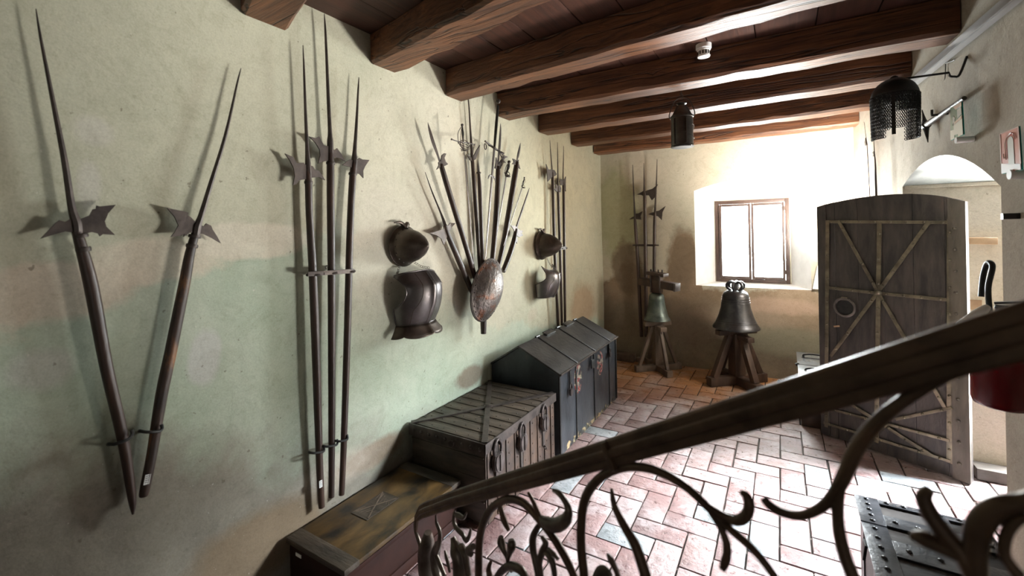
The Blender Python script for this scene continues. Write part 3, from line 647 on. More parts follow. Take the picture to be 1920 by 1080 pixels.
# the upright three
polearm('halberd', 'upright halberd, leftmost of the tall three, with crossed cuts on its blade', 'halberd', 'tall upright halberds', 'L', .045,
        [(194, 640, 22), (197, 690, 28), (200, 800, 28), (212, 1000, 32), (224, 1300, 33), (235, 1640, 28), (243, 1850, 26), (246, 1902, 24)],
        [(176, 170, 3), (180, 260, 8), (186, 430, 12), (192, 560, 16), (195, 622, 24), (197, 660, 26)],
        [('axe_blade', [(197, 615), (182, 618), (178, 610), (152, 612), (140, 590), (108, 576), (128, 605), (141, 632), (145, 660), (138, 695), (152, 690), (160, 676), (185, 672), (197, 674)]),
         ('beak', [(193, 618), (213, 624), (218, 634), (234, 640), (246, 655), (258, 676), (235, 664), (193, 668)])], c2, tagpx=(243, 1815), collars=[(197, 684, 32, .007)])
polearm('halberd', 'upright halberd, tallest in the middle of the three, crescent blade to the left', 'halberd', 'tall upright halberds', 'L', .045,
        [(278, 560, 20), (279, 600, 28), (280, 760, 30), (283, 1000, 30), (284, 1300, 29), (284, 1640, 26), (283, 1864, 22)],
        [(256, 52, 3), (261, 130, 9), (270, 340, 13), (277, 490, 16), (278, 530, 24), (279, 590, 26)],
        [('axe_blade', [(278, 548), (255, 547), (246, 532), (236, 512), (222, 518), (198, 512), (222, 535), (238, 562), (240, 582), (232, 614), (248, 606), (262, 604), (278, 604)]),
         ('beak', [(276, 558), (296, 562), (303, 556), (318, 576), (335, 606), (312, 593), (276, 588)])], c2, collars=[(280, 612, 33, .007)])
polearm('halberd', 'upright halberd, rightmost of the tall three, with its blade to the right', 'halberd', 'tall upright halberds', 'L', .045,
        [(368, 600, 20), (363, 660, 27), (356, 780, 27), (350, 960, 28), (344, 1200, 28), (330, 1640, 25), (321, 1855, 22)],
        [(386, 290, 3), (383, 340, 7), (377, 460, 11), (370, 565, 16), (369, 600, 24), (366, 640, 24)],
        [('axe_blade', [(367, 600), (376, 604), (386, 592), (398, 598), (424, 600), (408, 624), (401, 640), (402, 668), (388, 652), (376, 650), (364, 650)]),
         ('beak', [(368, 602), (352, 598), (342, 604), (323, 619), (342, 624), (366, 630)])], c2, collars=[(363, 652, 31, .007)])
b = MB(); a_, z_ = WL(577, 514, .072), WL(664, 508, .072)
b.bar(a_, z_, .022, .006, nX, .001)
for px, py in ((588, 515), (621, 512), (654, 509)): b.torus(WL(px, py, .045), .029, .0065, (0, 0, 1), 20, 6)
b.curve([WL(612, 505, .09), WL(610, 500, .10), WL(614, 498, .08)], .003, 6, 4); b.bar(WL(605, 513, 0), WL(605, 513, .072), .016, .016)
tag(b.build('weapon_rack_bar', M['iron']), 'iron bar with three rings clasping the tall upright halberds', 'bracket')
hook('black wall hook at the foot of the leftmost of the three upright halberds', 'L', .062, (582, 849), (607, 845))
hook('black wall hook at the foot of the middle of the three upright halberds', 'L', .062, (607, 837), (632, 832))
hook('black wall hook at the foot of the rightmost of the three upright halberds', 'L', .062, (630, 827), (651, 823))

# three further on, behind the gabled chest
polearm('halberd', 'halberd by the far helmet, leftmost of three thin ones behind the gabled chest', 'halberd', 'thin halberds behind the gabled chest', 'L', .05,
        [(220, 215, 10), (222, 250, 16), (230, 560, 17), (240, 800, 16), (252, 1040, 15), (253, 1056, 14)], [(207, 38, 2), (212, 110, 5), (218, 185, 7), (221, 240, 12)],
        [('axe_blade', [(219, 196), (198, 198), (186, 168), (192, 222), (195, 264), (208, 250), (220, 238)]), ('beak', [(220, 198), (232, 202), (244, 224), (236, 232), (226, 238), (220, 238)])], cF)
polearm('halberd', 'halberd by the far helmet, middle of three thin ones behind the gabled chest', 'halberd', 'thin halberds behind the gabled chest', 'L', .05,
        [(251, 290, 10), (252, 330, 14), (262, 620, 15), (270, 900, 15), (273, 1050, 13)], [(248, 50, 2), (250, 150, 5), (251, 260, 7), (252, 310, 11)],
        [('axe_blade', [(252, 288), (236, 278), (240, 298), (232, 306), (244, 322), (252, 312)]), ('beak', [(251, 290), (262, 284), (268, 300), (264, 322), (251, 312)])], cF)
polearm('halberd', 'halberd nearest the room corner on the left wall, rightmost of three thin ones', 'halberd', 'thin halberds behind the gabled chest', 'L', .05,
        [(281, 270, 10), (282, 310, 15), (286, 640, 16), (289, 900, 15), (292, 1180, 13)], [(282, 68, 2), (281, 150, 5), (279, 240, 7), (281, 300, 11)],
        [('axe_blade', [(280, 252), (286, 250), (294, 236), (292, 275), (293, 318), (286, 302), (280, 298)]), ('beak', [(281, 255), (268, 250), (260, 262), (264, 284), (281, 284)])], cF)
b = MB(); b.bar(WL(1040, 466, .075), WL(1062, 465, .075), .03, .006, nX)
for p in ((235, 630), (263, 630), (286, 628)): b.torus(WL(*cF(p), .05), .03, .006, (0, 0, 1), 18, 6)
tag(b.build('weapon_rack_bar', M['iron']), 'short iron bar clasping the three thin halberds beside the far helmet', 'bracket')

# three in the corner of the back wall
polearm('halberd', 'halberd on the back wall behind the green bell, leftmost of three', 'halberd', 'halberds on the back wall', 'B', .06,
        [(203, 285, 9), (206, 330, 14), (216, 480, 15), (224, 640, 15), (231, 790, 15)], [(194, 65, 2), (196, 130, 5), (201, 230, 7), (204, 300, 11)],
        [('axe_blade', [(203, 272), (218, 270), (236, 261), (228, 282), (231, 297), (203, 294)]), ('beak', [(206, 280), (192, 286), (179, 296), (194, 294), (206, 292)])], c7)
polearm('halberd', 'halberd on the back wall behind the green bell, middle one with a winged head', 'halberd', 'halberds on the back wall', 'B', .085,
        [(244, 180, 9), (245, 220, 15), (248, 420, 16), (250, 600, 16), (252, 790, 15)], [(241, 58, 2), (242, 110, 5), (243, 160, 8), (245, 200, 12)],
        [('axe_blade', [(244, 178), (258, 172), (278, 166), (301, 146), (291, 172), (291, 200), (275, 215), (262, 194), (244, 194)]), ('beak', [(246, 170), (232, 180), (211, 191), (232, 193), (246, 202)])], c7)
polearm('halberd', 'halberd on the back wall behind the green bell, rightmost with a wide axe', 'halberd', 'halberds on the back wall', 'B', .06,
        [(289, 265, 9), (287, 300, 14), (285, 480, 15), (282, 640, 14), (280, 790, 14)], [(297, 42, 2), (295, 120, 5), (290, 230, 8), (288, 290, 12)],
        [('axe_blade', [(288, 262), (306, 258), (333, 239), (320, 265), (317, 299), (300, 282), (288, 280)]), ('beak', [(290, 264), (274, 267), (259, 274), (274, 278), (290, 282)])], c7)
b = MB(); b.tube([WB(*c7((206, 404)), .085), WB(*c7((292, 405)), .085)], .012, 8)
for p in ((211, 404), (248, 404), (287, 405)): b.torus(WB(*c7(p), .06), .042, .008, (0, 0, 1), 18, 6)
b.tube([WB(*c7((230, 404)), 0), WB(*c7((230, 404)), .085)], .008, 6)
tag(b.build('weapon_rack_bar', M['iron']), 'iron bar clasping the three halberds on the back wall', 'bracket')

# two on the right wall near the back corner
cH = crop(1560, 200, 6)
polearm('halberd', 'thin pole weapon on the right wall, nearer the back corner', 'halberd', 'pole weapons on the right wall', 'R', .05,
        [(394, 420, 9), (410, 700, 10), (425, 985, 12), (428, 1060, 12)], [(360, 170, 3), (378, 300, 6), (395, 440, 9)], [('axe_blade', [(386, 380), (380, 350), (372, 400), (378, 440), (396, 430)])], cH)
polearm('halberd', 'dark pole weapon on the right wall, left of the mail hood', 'halberd', 'pole weapons on the right wall', 'R', .075,
        [(478, 520, 12), (488, 650, 20), (492, 800, 26), (498, 985, 30), (500, 1060, 30)], [(465, 275, 4), (471, 400, 9), (479, 540, 14)], [('axe_blade', [(474, 500), (458, 515), (470, 535), (462, 560), (480, 560)])], cH)

# ---------------- the fan of weapons behind the oval shield
G = 'fan of weapons behind the oval shield'
polearm('halberd', 'short halberd at the left of the fan, pale fishtail axe, behind the oval shield', 'halberd', G, 'L', .05,
        [(128, 570, 18), (140, 610, 24), (185, 715, 26), (240, 845, 24), (262, 895, 20)], [(40, 335, 3), (70, 420, 8), (105, 505, 11), (122, 550, 17), (134, 590, 20)],
        [('axe_blade', [(128, 562), (122, 584), (100, 592), (62, 604), (92, 614), (110, 628), (122, 656), (132, 628), (140, 600)]), ('beak', [(126, 562), (142, 570), (150, 558), (172, 560), (158, 576), (150, 588), (140, 600)])], c3, spike_seg=4)
polearm('partisan', 'partisan at the upper left of the fan, broad point with small lugs', 'partisan', G, 'L', .07,
        [(110, 300, 17), (118, 330, 24), (160, 470, 25), (210, 630, 24), (252, 770, 22), (275, 845, 18)], [(52, 116, 2), (60, 150, 16), (76, 205, 22), (95, 258, 15), (108, 300, 15), (112, 315, 18)],
        [('lug', [(108, 290), (112, 262), (124, 252), (132, 254), (124, 272), (130, 290), (140, 300), (126, 308), (112, 306)]), ('lug', [(106, 286), (98, 292), (100, 304), (90, 324), (104, 314), (112, 306)])], c3, spike_name='spear_point', spike_flat=.22)
polearm('spear', 'long thin spear with a winged head rising under the beam, left of the great sword', 'spear', G, 'L', .024,
        [(248, 280, 16), (256, 400, 17), (268, 560, 18), (280, 740, 17), (284, 800, 16)], [(228, -8, 5), (234, 60, 6), (240, 160, 9), (245, 240, 12), (248, 290, 16)],
        [('wing', [(248, 288), (236, 282), (230, 268), (222, 256), (238, 266), (246, 276)]), ('wing', [(246, 288), (262, 278), (272, 250), (281, 216), (266, 238), (256, 258), (247, 272)])], c3, spike_name='spear_point')
polearm('spear', 'short dark spear in the middle of the fan, its butt showing below the shield', 'spear', G, 'L', .088,
        [(276, 335, 12), (281, 420, 18), (288, 600, 17), (294, 760, 19), (297, 900, 24), (297, 985, 28), (297, 1046, 24)], [(272, 278, 2), (274, 310, 12), (276, 336, 15), (276, 345, 10)], [], c3, spike_name='spear_point', spike_flat=.5,
        collars=[(276, 338, 20, .006)])
polearm('partisan', 'partisan right of the great sword, tall pale point under the beam', 'partisan', G, 'L', .085,
        [(361, 310, 20), (359, 400, 23), (350, 560, 24), (336, 720, 22), (328, 800, 20)], [(372, 120, 2), (372, 150, 13), (368, 220, 19), (362, 290, 13), (361, 330, 18)],
        [('lug', [(362, 300), (374, 280), (388, 262), (404, 268), (388, 276), (376, 300), (372, 320), (362, 324)]), ('lug', [(362, 300), (352, 270), (350, 296), (346, 318), (362, 324)])], c3, spike_name='spear_point', spike_flat=.22)
polearm('partisan', 'partisan right in the fan, leaf point with star shaped lugs', 'partisan', G, 'L', .06,
        [(444, 290, 18), (438, 330, 24), (420, 440, 25), (390, 620, 23), (364, 740, 20), (350, 800, 18)], [(460, 205, 2), (456, 230, 14), (450, 258, 17), (444, 285, 10), (442, 310, 18)],
        [('lug', [(442, 284), (432, 278), (424, 276), (430, 290), (422, 300), (434, 302), (444, 304)]), ('lug', [(444, 284), (452, 280), (450, 292), (458, 322), (448, 308), (440, 304)])], c3, spike_name='spear_point', spike_flat=.25)
polearm('halberd', 'short halberd at the right edge of the fan, small pale axe', 'halberd', G, 'L', .05,
        [(441, 585, 16), (430, 640, 22), (408, 710, 24), (383, 772, 22)], [(499, 405, 3), (488, 440, 10), (468, 500, 13), (448, 560, 14), (438, 596, 16)],
        [('axe_blade', [(444, 580), (456, 590), (470, 594), (464, 604), (470, 614), (454, 622), (438, 610)]), ('beak', [(446, 578), (430, 570), (416, 570), (428, 586), (436, 602)]),
         ('langet', [(440, 604), (446, 630), (444, 650), (436, 630), (434, 606)])], c3, spike_flat=.4)
def sword(label, cat, off, pommel, guard, tip, grip_w, blade_w, cr, group=G, extras=None, name='rapier', basket=0.0, quil=0.0, hoff=None):
    """pommel, guard and tip are pixels; basket is the radius of the swept guard, quil the length of each quillon, in metres"""
    n = nX; P_, G_, T_ = (WL(*cr(p), off) for p in (pommel, guard, tip)); s_px = cr((1, 0))[0]-cr((0, 0))[0]
    if hoff is not None: P_, G_ = P_, G_
    gw, bw = grip_w*s_px/2*mpp(cr(pommel)[0], P_), blade_w*s_px/2*mpp(cr(guard)[0], G_)
    t = thing(name, label, cat, T_, group); ax = (P_-G_).normalized(); sd = ax.cross(n)
    MB().curve([G_-ax*.01, G_.lerp(T_, .5), T_], [bw, bw*.9, bw*.35], 10, 5, .35, n).build('blade', M['steel'], t)
    gl = (P_-G_).length
    MB().lathe([(0, 0), (gw*.8, 0), (gw, gl*.25), (gw*1.1, gl*.5), (gw*.85, gl*.9), (0, gl*.92)], G_, ax, 14).build('grip', M['black_iron'], t)
    MB().lathe([(0, -gw*1.8), (gw*.9, -gw*1.6), (gw*1.7, -gw*.2), (gw*1.5, gw*.9), (gw*.6, gw*1.5), (0, gw*1.9)], P_, ax, 16).build('pommel', M['iron'], t)
    if quil:
        b = MB(); r = gw*.62
        b.curve([G_+sd*quil-ax*quil*.06, G_+sd*quil*.5, G_, G_-sd*quil*.5, G_-sd*quil+ax*quil*.06], [r*1.2, r*.8, r*1.2, r*.8, r*1.2], 8, 5)
        b.ball(G_+sd*quil-ax*quil*.06, r*1.7); b.ball(G_-sd*quil+ax*quil*.06, r*1.7); b.build('crossguard', M['iron'], t)
    if basket:
        R_ = basket; b = MB(); r = gw*.36
        b.torus(G_-ax*R_*.25, R_*.62, r, (ax*.9+n*.5), 26, 6); b.torus(G_-ax*R_*.75+n*.01, R_*.42, r, (ax*.8-sd*.4), 22, 6)
        b.torus(G_-ax*R_*.3+n*.01, R_*.55, r, (ax*.5+sd*.8), 22, 6)
        for sg, k in ((-1, 1.0), (-1, .62), (-.7, .35)):
            b.curve([P_-ax*gw, P_.lerp(G_, .25)+sd*R_*.62*k*sg+n*.012, P_.lerp(G_, .6)+sd*R_*.95*k*sg+n*.02*(1-k+.3), G_+sd*R_*.75*k*sg-ax*R_*.15, G_-ax*R_*.8+sd*R_*.1*sg], r, 6, 6)
        b.curve([G_+sd*R_*.7, G_-ax*R_*.5+sd*R_*.75+n*.02, G_-ax*R_*.95+n*.02, G_-ax*R_*.7-sd*R_*.6], r, 6, 6)
        b.build('swept_guard', M['iron'], t)
    if extras: extras(t, P_, G_, T_, ax, sd, gw, bw)
    return t
sword('rapier with a large swept basket guard, hanging left of the long spear', 'rapier', .15, (176+4, 268), (190, 425), (288, 1547), 17, 13, cG, basket=.066, quil=.125)
def great_extra(t, P_, G_, T_, ax, sd, gw, bw):
    b = MB(); q = .135; r = gw*.7
    b.curve([G_-sd*q*.95+ax*.012, G_-sd*q*.5+ax*.004, G_, G_+sd*q*.5-ax*.002, G_+sd*q*.95-ax*.010], [r*.9, r, r*1.25, r, r*.9], 8, 6)
    for sg in (1, -1):
        b.torus(G_+sd*sg*q*.92-ax*.03+nX*.004, .022, r*.45, nX, 18, 6, sx=.6); b.torus(G_+sd*sg*q*.45-ax*.012+nX*.02, .03, r*.4, (nX*.4+ax), 20, 6)
    b.curve([G_+sd*q*.55-ax*.01, G_+sd*q*.95-ax*.05, G_+sd*q*1.25-ax*.065], r*.5, 6, 5); b.curve([G_+sd*q*1.1-ax*.06, G_+sd*q*.85-ax*.11, G_+sd*q*.65-ax*.15], r*.45, 6, 5)
    b.build('crossguard', M['iron'], t)
    c = G_.lerp(T_, .26); b = MB()
    for sg in (1, -1): b.curve([c+sd*bw*.6*sg, c+sd*.035*sg-ax*.004, c+sd*.05*sg-ax*.035], [.007, .006, .002], 8, 5)
    b.build('parrying_lug', M['steel'], t)
sword('great two handed sword with a long dark grip and curled crossguard touching the beam', 'sword', .11, (512, 48), (476, 480), (393, 1506), 26, 34, cG, name='great_sword', extras=great_extra)
sword('small rapier with an open hilt of curved bars, between two partisans', 'rapier', .12, (612, 608), (590, 712), (497, 1297), 19, 20, cG, basket=.036, quil=.0)
sword('slender rapier with a looped wire hilt, near the right edge of the fan', 'rapier', .10, (752, 752), (736, 830), (560, 1381), 9, 13, cG, basket=.022)
# the oval shield
t = thing('shield', 'oval domed steel shield with rust spots, covering the foot of the weapon fan', 'shield', WL(*c3((309, 990)), .1))
SC = WL(*c3((311, 857)), .12); top_, bot_ = WL(*c3((328, 717)), .12), WL(*c3((297, 990)), .12); lf = WL(*c3((243, 870)), .12); rg = WL(*c3((375, 842)), .12)
va = (top_-bot_)/2; sa_ = (rg-lf)/2; SC = (top_+bot_)/2
b = MB(); rings = []
for i, q in enumerate((1.0, .985, .93, .85, .7, .5, .3, .12)):
    h = .10*(1-q**2.2)+(0.006 if i == 1 else 0)
    rings.append([b.bm.verts.new(SC+va*q*math.sin(2*PI*k/48)+sa_*q*math.cos(2*PI*k/48)+nX*(h+random.uniform(-.0012, .0012))) for k in range(48)])
for A, B in zip(rings, rings[1:]):
    for k in range(48): b._f((A[k], A[(k+1) % 48], B[(k+1) % 48], B[k]))
b._f(rings[-1]); b.build('shield_plate', M['shield'], t, solid=.003)
MB().tube([SC+va*math.sin(2*PI*k/48)+sa_*math.cos(2*PI*k/48) for k in range(49)], .006, 8, cap=False).build('rim', M['iron'], t)
def rivets(parent, pts, r, mat='iron', sc=(1, 1, 1)):
    for p in pts: MB().ball(p, r, sc, 6, 4).build('rivet', M[mat], parent)
rivets(t, [SC+va*.93*math.sin(2*PI*k/26)+sa_*.93*math.cos(2*PI*k/26)+nX*.018 for k in range(26)], .0045)
tag(MB().tube([SC-nX*.12, SC+nX*.02], .012, 8).build('wall_peg', M['black_iron']), 'dark peg carrying the oval shield', 'peg')

# ================================================================== HELMETS AND BREASTPLATES
def helmet(label, c, R, H, group):
    t = thing('helmet', label, 'helmet', c, group)
    prof = [(R*1.0, 0.0), (R*1.02, .006), (R*.90, .022), (R*.86, .03), (R*.83, H*.28), (R*.72, H*.50), (R*.53, H*.72), (R*.29, H*.89), (R*.08, H*.99), (0, H*1.03)]
    b = MB().lathe(prof, c, nX, 40, 1.0, 1.0, (0, 0, 1))
    b.build('skull', M['helmet'], t, ang=50, solid=.002)
    MB().torus(c+nX*.004, R*1.0, .005, nX, 40, 8).build('brim_edge', M['helmet'], t)
    rivets(t, [c+nX*.036+V((0, math.cos(2*PI*k/16), math.sin(2*PI*k/16)))*R*.865 for k in range(16)], .0048)
    b = MB().curve([c+V((.02, 0, R*.9)), c+V((.012, -.02, R*1.1)), c+V((.012, -.05, R*1.18)), c+V((.012, -.085, R*1.15))], [.012, .012, .008, .004], 8, 5)
    b.curve([c+V((.02, 0, R*.9)), c+V((.02, .012, R*1.12)), c+V((.018, .03, R*1.03))], [.012, .012, .006], 8, 5); b.build('plume_holder', M['helmet'], t)
    return t
def chain(label, a, c, group):
    n = max(5, int((c-a).length/.011)); b = MB(); d = (c-a).normalized()
    for k in range(n):
        p = a.lerp(c, (k+.5)/n)+V((0, 0, -.012*math.sin(PI*(k+.5)/n))); b.torus(p, .0062, .0014, nX if k % 2 else V((0, 1, 0)), 12, 5, d, 1.35)
    return tag(b.build('chain', M['iron']), label, 'chain', group)
def breastplate(label, c, W, Hh, D, group, fauld=True, yaw=0.0, mat='armour'):
    """c is the middle of the waist on the wall; a hollow plate bulging into the room with a keel ridge and cut-out arm holes"""
    t = thing('breastplate', label, 'breastplate', c, group); b = MB(); nu, nv = 36, 26; g = []
    def P(a, v):                                  # a -1..1 across, v 0 waist .. 1 neck
        wid = W*(.70+.34*math.sin(PI*min(v*.62+.10, 1))-.05*v)
        dep = D*(.50+.62*math.sin(PI*min(v*.66+.12, 1)))
        lim = 1.0
        if not fauld and v > .42: lim = 1.0-.40*math.sin(PI/2*min((v-.42)/.25, 1))+.06*max(0, (v-.8)/.2)
        if fauld and v > .30: lim = 1.0-(.36 if a < 0 else .10)*math.sin(PI*min((v-.30)/.66, 1))**.8-.06*max(0, (v-.7)/.3)
        th = a*lim*math.radians(88); y = math.sin(th)*wid/2; x = math.cos(th)**.9*dep+.014*math.exp(-(a*lim/.07)**2)
        z = v*Hh-(.10*Hh*max(0, (v-.6)/.4)**2*(.7*abs(a)**2 if a < 0 else 2.2*abs(a)**2) if fauld else .16*Hh*max(0, (v-.7)/.3)**2*math.cos(a*PI/2)**.7)
        x *= (1-.25*max(0, v-.75)/.25)
        return c+V((x+.012, y*math.cos(yaw), z))
    for i in range(nu+1):
        g.append([b.bm.verts.new(P(-1+2*i/nu, j/nv)) for j in range(nv+1)])
    for i in range(nu):
        for j in range(nv): b._f((g[i][j], g[i+1][j], g[i+1][j+1], g[i][j+1]))
    b.build('plate', M[mat], t, ang=60, solid=.003)
    rim = [P(-1+2*i/nu, 0) for i in range(nu+1)]; MB().curve(rim, .0055, 8, 1).build('waist_roll', M['armour'], t)
    arm = [P(-1, j/nv) for j in range(nv+1)]; MB().curve(arm, .004, 8, 1).build('edge_roll', M['armour'], t)
    MB().curve([P(1, j/nv) for j in range(nv+1)], .004, 8, 1).build('edge_roll', M['armour'], t)
    MB().curve([P(-1+2*i/nu, 1) for i in range(nu+1)], .004, 8, 1).build('neck_roll', M['armour'], t)
    for a0 in (-.55, .55, -.07, .07):
        MB().curve([P(a0*(1-.35*j/nv), .02+.94*j/nv)+nX*.001 for j in range(nv+1)], .0022, 6, 1).build('engraved_band', M['helmet'], t)
    p = P(.42, .72); MB().lathe([(0, .004), (.010, .004), (.011, 0)], p, nX, 10).build('rivet', M['iron'], t)
    if fauld:
        b = MB(); n = 48; rows = []
        for j in range(5):
            row = []
            for i in range(n+1):
                a = -1.06+2.12*i/n; q = P(max(-1, min(1, a)), 0); out_ = V((q.x-c.x, (q.y-c.y), 0)).normalized()
                drop = .055+.018*abs(math.sin(a*1.5*PI))**.6
                row.append(b.bm.verts.new(q+out_*(.004+.045*(j/4)**1.2)+V((0, 0, -drop*j/4))))
            rows.append(row)
        for A, B in zip(rows, rows[1:]):
            for i in range(n): b._f((A[i], A[i+1], B[i+1], B[i]))
        b.build('fauld', M['helmet'], t, ang=60, solid=.003)
        MB().curve([v for v in [(P(max(-1, min(1, -1.06+2.12*i/n)), 0)+V((P(max(-1, min(1, -1.06+2.12*i/n)), 0).x-c.x, P(max(-1, min(1, -1.06+2.12*i/n)), 0).y-c.y, 0)).normalized()*.045+V((0, 0, -(.050+.018*abs(math.sin((-1.06+2.12*i/n)*1.5*PI))**.6)))) for i in range(n+1)]], .003, 6, 1).build('scalloped_edge', M['helmet'], t)
    return t, P
hc = WL(757, 461, .012); helmet('pointed browned helmet hung crown outward, nearer one above the dark breastplate', hc, .123, .195, 'helmets on the wall')
bc = V((0.0, 2.045, 1.09)); bp, BP = breastplate('dark ridged breastplate with a scalloped skirt, below the nearer helmet', bc, .37, .325, .155, 'breastplates on the wall')
chain('left chain between the nearer helmet and its breastplate', hc+V((.01, -.05, -.115)), BP(-.9, 1)+V((0,0,.006)), 'hanging chains'); chain('right chain between the nearer helmet and its breastplate', hc+V((.02, .06, -.10)), BP(.2, 1)+V((0,0,.012)), 'hanging chains')
hc2 = WL(1016, 460, .012); helmet('dark pointed helmet hung crown outward, farther one beside the thin halberds', hc2, .135, .215, 'helmets on the wall')
bc2 = V((0.0, 3.79, 1.01)); bp2, BP2 = breastplate('pale steel breastplate below the farther helmet', bc2, .30, .30, .16, 'breastplates on the wall', False, mat='armour_pale')
chain('short chain between the farther helmet and its breastplate', hc2+V((.02, .05, -.12)), BP2(.35, 1)+V((0, 0, .014)), 'hanging chains')

# ================================================================== CHESTS
c8 = crop(700, 560, 2.7); cBx = crop(480, 740, 1652/520)
def PX(px, py, x): return hit(px, py, (x, 0, 0), (1, 0, 0))
# --- foreground box with the ochre lid
X1, Ya, Yb, Zt = .435, 1.185, 1.955, .252
t = thing('wooden_box', 'long low wooden box with a dark stained ochre lid, in the foreground against the wall', 'box', (X1/2, (Ya+Yb)/2, 0))
b = MB(); b.box((.03, Ya+.012, .0), (X1-.015, Yb-.012, Zt-.022), .004); b.build('body', M['box_side'], t)
b = MB(); b.box((.025, Ya, Zt-.022), (X1, Yb, Zt), .005); b.build('lid', M['box_top'], t)
for q0_, q1_ in ((Ya-.002, Ya+.075), (Yb-.075, Yb+.002)): MB().box((.024, q0_, Zt-.024), (X1+.001, q1_, Zt+.002), .004).build('lid_batten', M['chest_wood'], t)
b = MB(); b.box((X1-.014, Ya+.004, Zt-.050), (X1-.006, Yb-.004, Zt-.030), .002); b.box((X1-.014, Ya+.004, .02), (X1-.006, Yb-.004, .06), .002); b.build('moulding', M['box_side'], t)
ce = FL(*cBx((712, 660)), Zt)
b = MB(); hx, hy = .058, .105; b.box((ce.x-hx, ce.y-hy, Zt+.0005), (ce.x+hx, ce.y+hy, Zt+.003)); pa_ = b.build('inlaid_panel', M['chest_wood'], t)
b = MB()
for sg in (1, -1): b.bar((ce.x-hx*.9, ce.y-hy*.9*sg, Zt+.004), (ce.x+hx*.9, ce.y+hy*.9*sg, Zt+.004), .006, .002)
for k in range(6):
    for sg in (1, -1): b.bar((ce.x-hx+.02*k, ce.y-hy*.95*sg*(1-.1*k), Zt+.0036), (ce.x-hx+.02*k+.02, ce.y-hy*.3*sg, Zt+.0036), .003, .001)
b.build('inlay_lines', M['stand_pale'], pa_)
p = V((.10, Ya+.011, .19)); b = MB().box((p.x-.02, p.y-.002, p.z-.007), (p.x+.02, p.y+.001, p.z+.007)); b.build('inventory_label', M['paper'], t)
# --- the iron bound chest with three padlocks
X1, Ya, Yb, Zt = .588, 1.985, 2.865, .478
t = thing('iron_bound_chest', 'grey brown iron bound chest with three big padlocks, in the middle of the row', 'chest', (X1/2, (Ya+Yb)/2, 0))
b = MB(); b.box((.03, Ya+.012, .02), (X1-.018, Yb-.012, Zt-.06), .004)
for z in (.14, .265, .385): b.box((.03, Ya+.007, z-.003), (X1-.02, Ya+.015, z+.003))
b.build('body', M['chest_wood'], t)
b = MB(); b.box((X1-.020, Ya+.014, .02), (X1-.010, Yb-.014, Zt-.062), .002); b.build('front_boards', M['chest_front'], t)
b = MB(); b.box((.022, Ya, Zt-.062), (X1, Yb, Zt-.008), .008); b.build('lid', M['chest_wood'], t)
b = MB()
for k in range(9):
    y = Ya+.05+k*(Yb-Ya-.1)/8; b.box((.03, y-.032, Zt-.008), (X1-.004, y+.032, Zt-.004), .0015)
    for j in range(6): b.ball((.07+j*.092, y, Zt-.004), .006, (1, 1, .6), 6, 4)
b.build('lid_straps', M['chest_wood'], t)
b = MB(); cc_ = V((X1/2+.01, (Ya+Yb)/2, Zt))
for sx in (1, -1):
    for sy in (1, -1): b.bar(cc_, (cc_.x+sx*(X1/2-.02), cc_.y+sy*((Yb-Ya)/2-.01), Zt), .034, .006)
b.lathe([(.03, 0), (.03, .004), (.012, .012), (0, .014)], cc_, (0, 0, 1), 16); b.build('cross_straps', M['strap'], t)
b = MB().box((.02, Ya-.006, Zt-.072), (X1+.006, Ya+.004, Zt-.002), .003); b.box((X1-.004, Ya-.006, Zt-.06), (X1+.007, Yb, Zt-.002), .003)
for k in range(9): b.ball((.06+k*.062, Ya-.007, Zt-.036), .011, (1, .6, 1), 8, 6)
b.build('lid_rim', M['strap'], t)
MB().torus((.36, Ya-.016, Zt-.045), .018, .003, (0, 1, 0), 18, 6).build('side_ring', M['strap'], t)
b = MB(); ys = [Ya+.05+i*.098 for i in range(9)]
for y in ys:
    b.bar((X1-.006, y, .02), (X1-.006, y, Zt-.06), .05, .006, nX, .0015)
    for k in range(6): b.ball((X1-.003, y+random.uniform(-.004, .004), .06+k*.065), .0065, (.7, 1, 1), 6, 4)
b.build('front_straps', M['chest_front'], t)
def padlock(parent, y, z, x, s=1.0):
    b = MB(); r = .054*s; o = []
    for k in range(20):
        w_ = 2*PI*k/20; yy = math.cos(w_)*r*.85; zz = math.sin(w_)*r*1.15
        if zz > r*.75: zz = r*.75
        o.append((x+.012, y+yy, z+zz))
    b.prism(o, nX, .032*s); bmesh.ops.bevel(b.bm, geom=[e for e in b.bm.edges if abs((e.verts[0].co-e.verts[1].co).x) < 1e-5], offset=.006*s, segments=2, affect='EDGES')
    b.box((x+.026*s, y-.006, z-r*.9), (x+.034*s, y+.006, z+r*.7), .002)
    body = b.build('padlock', M['padlock'], parent)
    MB().curve([(x+.012, y-r*.55, z+r*.6), (x+.012, y-r*.62, z+r*1.5), (x+.012, y, z+r*2.15), (x+.012, y+r*.62, z+r*1.5), (x+.012, y+r*.55, z+r*.6)], .0085*s, 8, 6).build('shackle', M['padlock'], body)
for px, py, s in ((935, 864, 1.05), (981, 828, 1.0), (1022, 791, 1.0)):
    q = PX(px, py, X1+.02); padlock(t, q.y, q.z, X1+.004, s)
    b = MB().bar((X1+.002, q.y+.01, Zt-.03), (X1+.003, q.y+.01, q.z-.02), .038, .006, nX, .001); b.bar((X1, q.y+.01, q.z-.05), (X1, q.y+.012, q.z-.17), .026, .006, nX, .001)
    b.torus((X1+.01, q.y+.012, q.z-.18), .012, .0035, (0, 1, .3), 14, 6); b.build('hasp', M['strap'], t)
